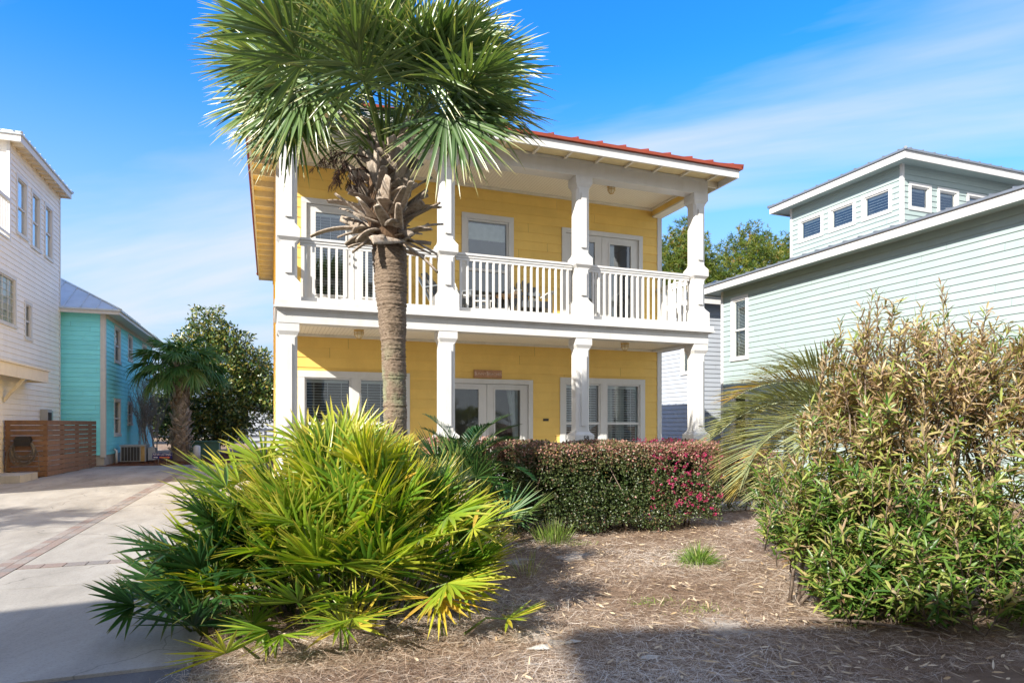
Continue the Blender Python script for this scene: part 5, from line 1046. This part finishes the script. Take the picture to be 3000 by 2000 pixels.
for (f_, r_, s_, lb) in ((52, -21.5, 1.0, 'rounded pale green shrub beyond the white rail fence, left of the yellow house'), (60, -24.5, 1.6, 'taller hazy green tree in the distance behind the magnolia'), (64, -23.0, 2.0, 'distant tree with rounded top next to the yellow house edge'), (56, -29.5, 1.4, 'distant green tree between the aqua house and the magnolia')):
    b = cf(f_, r_); blob_tree('distant_tree', lb, 'tree', (b.x, b.y, 0), [([(0, 0, 0), (0, 0, 1.5*s_), (0, 0, 2.6*s_)], .12*s_)], [(0, 0, 2.0*s_, 1.6*s_, 1.4*s_, 1.3*s_), (1.2*s_, 0, 1.3*s_, 1.2*s_, 1.2*s_, .9*s_), (-1.1*s_, 0, 1.2*s_, 1.1*s_, 1.1*s_, .9*s_)], 2200, (.32*s_**.5, .2*s_**.5), G_FAR, .5, group='distant trees')
# far belt of woodland: reads as one mass
P = []; n = 16000; x = rng.uniform(-140, 150, n); hgt = 5.2+1.6*np.sin(x*.13)+1.2*np.sin(x*.31+1)+.8*np.sin(x*.83); z = hgt*rng.random(n)**.7; y = 112+6*rng.normal(0, 1, n)
B = Blades(); B.add(np.stack([x, y, z], 1), rng.normal(0, 1, (n, 3)), np.array([0, -.7, .5])+rng.normal(0, .6, (n, 3)), rng.uniform(.9, 1.6, n), rng.uniform(.8, 1.3, n), 0, rng.uniform(0, .8, n))
tag(B.build('woodland', G_FAR, None, (0, 112, 0), prof=OVAL, fold=.1), 'distant belt of green woodland on the horizon', 'woodland', kind='stuff')

# bare shrub by the aqua corner
BS = thing('bare_shrub', 'leafless multi-stemmed shrub against the far corner of the aqua house', 'shrub', tuple(gpt(442, 1345))); q = MB(); r0_ = gpt(442, 1345)
def twig(p, d, L, rad_, lev):
    pts = [p]; dd = d.copy()
    for _ in range(4): dd = (dd+Vector((rv(-.12, .12), rv(-.12, .12), .05))).normalized(); pts.append(pts[-1]+dd*L/4)
    q.tube(pts, [rad_*(1-.55*j/4) for j in range(5)], 5)
    if lev < 3:
        for j in (2, 3, 4):
            for _ in range(2): twig(pts[j], (dd+Vector((rv(-.5, .5), rv(-.5, .5), rv(-.1, .3)))).normalized(), L*rv(.45, .65), rad_*.5, lev+1)
for k in range(7): twig(r0_+Vector((rv(-.2, .2), rv(-.2, .2), 0)), Vector((rv(-.28, .28), rv(-.2, .2), 1)).normalized(), rv(1.3, 1.9), .03, 0)
q.build('branches', barkmat('pale_shrub_bark', (.2, .16, .13), (.34, .29, .25), (.45, .4, .35), 10), BS)

# ---- grasses
def tuft(name, label, P, n, L, w, m, rmean, spread=.6, cat='grass tuft', rad_=.08, droop=.6, group=None):
    t = thing(name, label, cat, (P[0], P[1], 0), group); a = rng.uniform(0, 2*math.pi, n); q_ = rng.uniform(0, 1, n)**.6; pos = np.array([P[0], P[1], .0])+np.stack([np.cos(a)*q_*rad_, np.sin(a)*q_*rad_, np.zeros(n)], 1)
    D = np.stack([np.cos(a)*q_*spread, np.sin(a)*q_*spread, np.ones(n)], 1)+rng.normal(0, .12, (n, 3)); B = Blades()
    B.add(pos, D, np.stack([np.cos(a)*-.3, np.sin(a)*-.3, np.full(n, .5)], 1)+rng.normal(0, .3, (n, 3)), L*rng.uniform(.5, 1.1, n), w, rng.uniform(.3, 1, n)*droop*(q_+.2), np.clip(rmean+rng.normal(0, .2, n), 0, 1)); B.build('blades', m, t, fold=.12); return t
g1 = gpt(2045, 1652); tuft('grass_tuft', 'rounded tuft of glossy green grass in the mulch right of the hedge', (g1.x, g1.y), 330, .36, .007, G_GRASS, .35, 1.15, rad_=.13, droop=.85)
g1 = gpt(1620, 1592); tuft('grass_tuft', 'wide patch of upright light green grass at the foot of the hedge', (g1.x, g1.y), 210, .42, .006, G_GRASS, .6, .6, rad_=.2, droop=.35)
g1 = gpt(1545, 1690); tuft('weed', 'thin dry weed with a few upright stalks in the mulch near the thicket', (g1.x, g1.y), 40, .42, .005, G_GRASS, .95, .9, cat='weed', rad_=.14, droop=.4)
tuft('ornamental_grass', 'dark ornamental grass clump seen behind the right end of the porch', (9.3, 14.3), 420, 1.25, .012, G_GRASSD, .5, .55, cat='ornamental grass', rad_=.45, droop=.5)
tuft('ornamental_grass', 'smaller dark grass clump beside the last porch column', (9.6, 13.2), 200, .85, .012, G_GRASSD, .4, .6, cat='ornamental grass', rad_=.3, droop=.6)

# ---- mulch, straw and litter
def region_pts(n, f0_, f1_, hw, bias=1.0):
    f_ = f0_+(f1_-f0_)*rng.random(n)**bias; r_ = rng.uniform(-1, 1, n)*f_*hw; return f_*SN+r_*CS, f_*CS-r_*SN
n = 230000; x, y = region_pts(n, 3.6, 11.0, .90, 1.25); ok = (x > -.42+.05*np.sin(y*9)-np.abs(rng.normal(0, .12, n))*(rng.random(n) < .2)) & (y < 10.0) & (y > 2.7)
dens = .55+.45*np.sin(x*2.1+np.sin(y*1.7)*1.5)*np.sin(y*1.9+x*.7); ok &= rng.random(n) < .42+.58*np.clip(dens, 0, 1)
sd_ = np.zeros(n, bool)
for (u_, v_, ra, rb) in ((1588, 1900, .085, .05), (1675, 1885, .06, .022), (1900, 1930, .07, .03)):
    c_ = gpt(u_, v_); sd_ |= ((x-c_.x)**2/(ra*1.1)**2+(y-c_.y)**2/(rb*1.3)**2 < 1)
ok = ok; ok &= ~(sd_ & (rng.random(n) < .6))
x, y = x[ok], y[ok]; n = len(x); a = rng.uniform(0, 2*math.pi, n); D = np.stack([np.cos(a), np.sin(a), rng.normal(0, .16, n)], 1)
B = Blades(); B.add(np.stack([x, y, .006+.028*rng.random(n)], 1), D, np.array([0, 0, 1.0])+rng.normal(0, .3, (n, 3)), rng.uniform(.05, .17, n), rng.uniform(.0012, .0024, n)*(.6+y*.11), rng.uniform(-.1, .12, n), np.clip(rng.normal(.5, .25, n)+.16*np.sin(x*1.9+y)+.14*np.sin(y*3.1-x*1.2), 0, 1))
tag(B.build('pine_straw', G_STRAW, None, (2, 6, 0), prof=STRIP, fold=.05, wob=.12), 'grey-tan pine straw mulch covering the front garden', 'mulch', kind='stuff')
n = 2600; x, y = region_pts(n, 3.7, 9.5, .8, 1.1); ok = (x > -.35) & (y < 9.2) & ((x > 1.2) | (rng.random(n) < .4)); x, y = x[ok], y[ok]; n = len(x); near = rng.random(n) < .4+.6*(x > 2.4); x, y = x[near], y[near]; n = len(x)
a = rng.uniform(0, 2*math.pi, n); B = Blades(); B.add(np.stack([x, y, .025+.02*rng.random(n)], 1), np.stack([np.cos(a), np.sin(a), rng.normal(0, .12, n)], 1), np.array([0, 0, 1.0])+rng.normal(0, .35, (n, 3)), rng.uniform(.05, .12, n), rng.uniform(.010, .02, n), rng.uniform(-.2, .15, n), rng.random(n))
tag(B.build('leaf_litter', G_LITTER, None, (2, 6, 0), prof=LANCE, fold=.25), 'scattered tan fallen leaves on the mulch', 'leaf litter', kind='stuff')
n = 9000; x = rng.uniform(-5.5, 2.0, n); y = rng.uniform(26.3, 36, n); a = rng.uniform(0, 2*math.pi, n); B = Blades(); B.add(np.stack([x, y, .01+.05*rng.random(n)], 1), np.stack([np.cos(a), np.sin(a), rng.normal(0, .2, n)], 1), np.array([0, 0, 1.0])+rng.normal(0, .3, (n, 3)), rng.uniform(.1, .25, n), .012, 0, rng.random(n))
tag(B.build('red_pine_straw', G_REDSTRAW, None, (-3, 30, 0), prof=STRIP, fold=.05), 'reddish pine straw bed beyond the driveway', 'mulch', kind='stuff')
q = MB(); q.face((-5.6, 26.28, .006), (2.0, 26.28, .006), (2.0, 38, .006), (-5.6, 38, .006)); tag(q.build('mulch_bed', paint('red_mulch', (.16, .06, .03), .9, .3, .3, 1, 4)), kind='structure')
SAND = paint('white_sand', (.50, .47, .42), .95, .12, .4, 1, 14, dirtcol=(.35, .29, .23))
for (u_, v_, ra, rb) in ((1588, 1900, .085, .05), (1675, 1885, .06, .022), (1900, 1930, .07, .03)):
    c_ = gpt(u_, v_); q = MB(); ring_ = [Vector((c_.x+ra*math.cos(a)*(1+.28*math.sin(a*3+u_)+rv(-.13, .13)), c_.y+rb*math.sin(a)*(1+rv(-.2, .2)), .012+rv(0, .004))) for a in [k*math.pi/14 for k in range(28)]]
    for k in range(28): q.face(ring_[k], ring_[(k+1) % 28], c_+Vector((0, 0, .032)), sm=True)
    tag(q.build('sand', SAND, org=c_), kind='structure')
# tiny weeds in the mulch
n = 900; cx_ = [(1.9, 4.9), (3.0, 4.7), (3.25, 4.35), (2.6, 7.2), (3.6, 7.3), (4.6, 6.4)]; B = Blades()
for (wx, wy) in cx_:
    k = 130; px = wx+rng.normal(0, .12, k); py = wy+rng.normal(0, .07, k); B.add(np.stack([px, py, np.full(k, .01)], 1), rng.normal(0, .5, (k, 3))+np.array([0, 0, .6]), rng.normal(0, 1, (k, 3)), rng.uniform(.02, .055, k), .006, .2, rng.uniform(.3, 1, k))
tag(B.build('small_weeds', G_GRASS, None, (2, 5, 0), prof=LANCE, fold=.1), 'sparse small green weeds in the mulch', 'weeds', kind='stuff')
q = MB(); a = cf(4.9, 2.15); b = cf(4.55, 3.0); q.tube([a+Vector((0, 0, .04)), a.lerp(b, .5)+Vector((.03, 0, .06)), b+Vector((0, 0, .03))], [.014, .012, .008], 6); tag(q.build('fallen_branch', BARK, org=a), 'thin fallen branch lying on the mulch at the foot of the big shrub', 'branch')
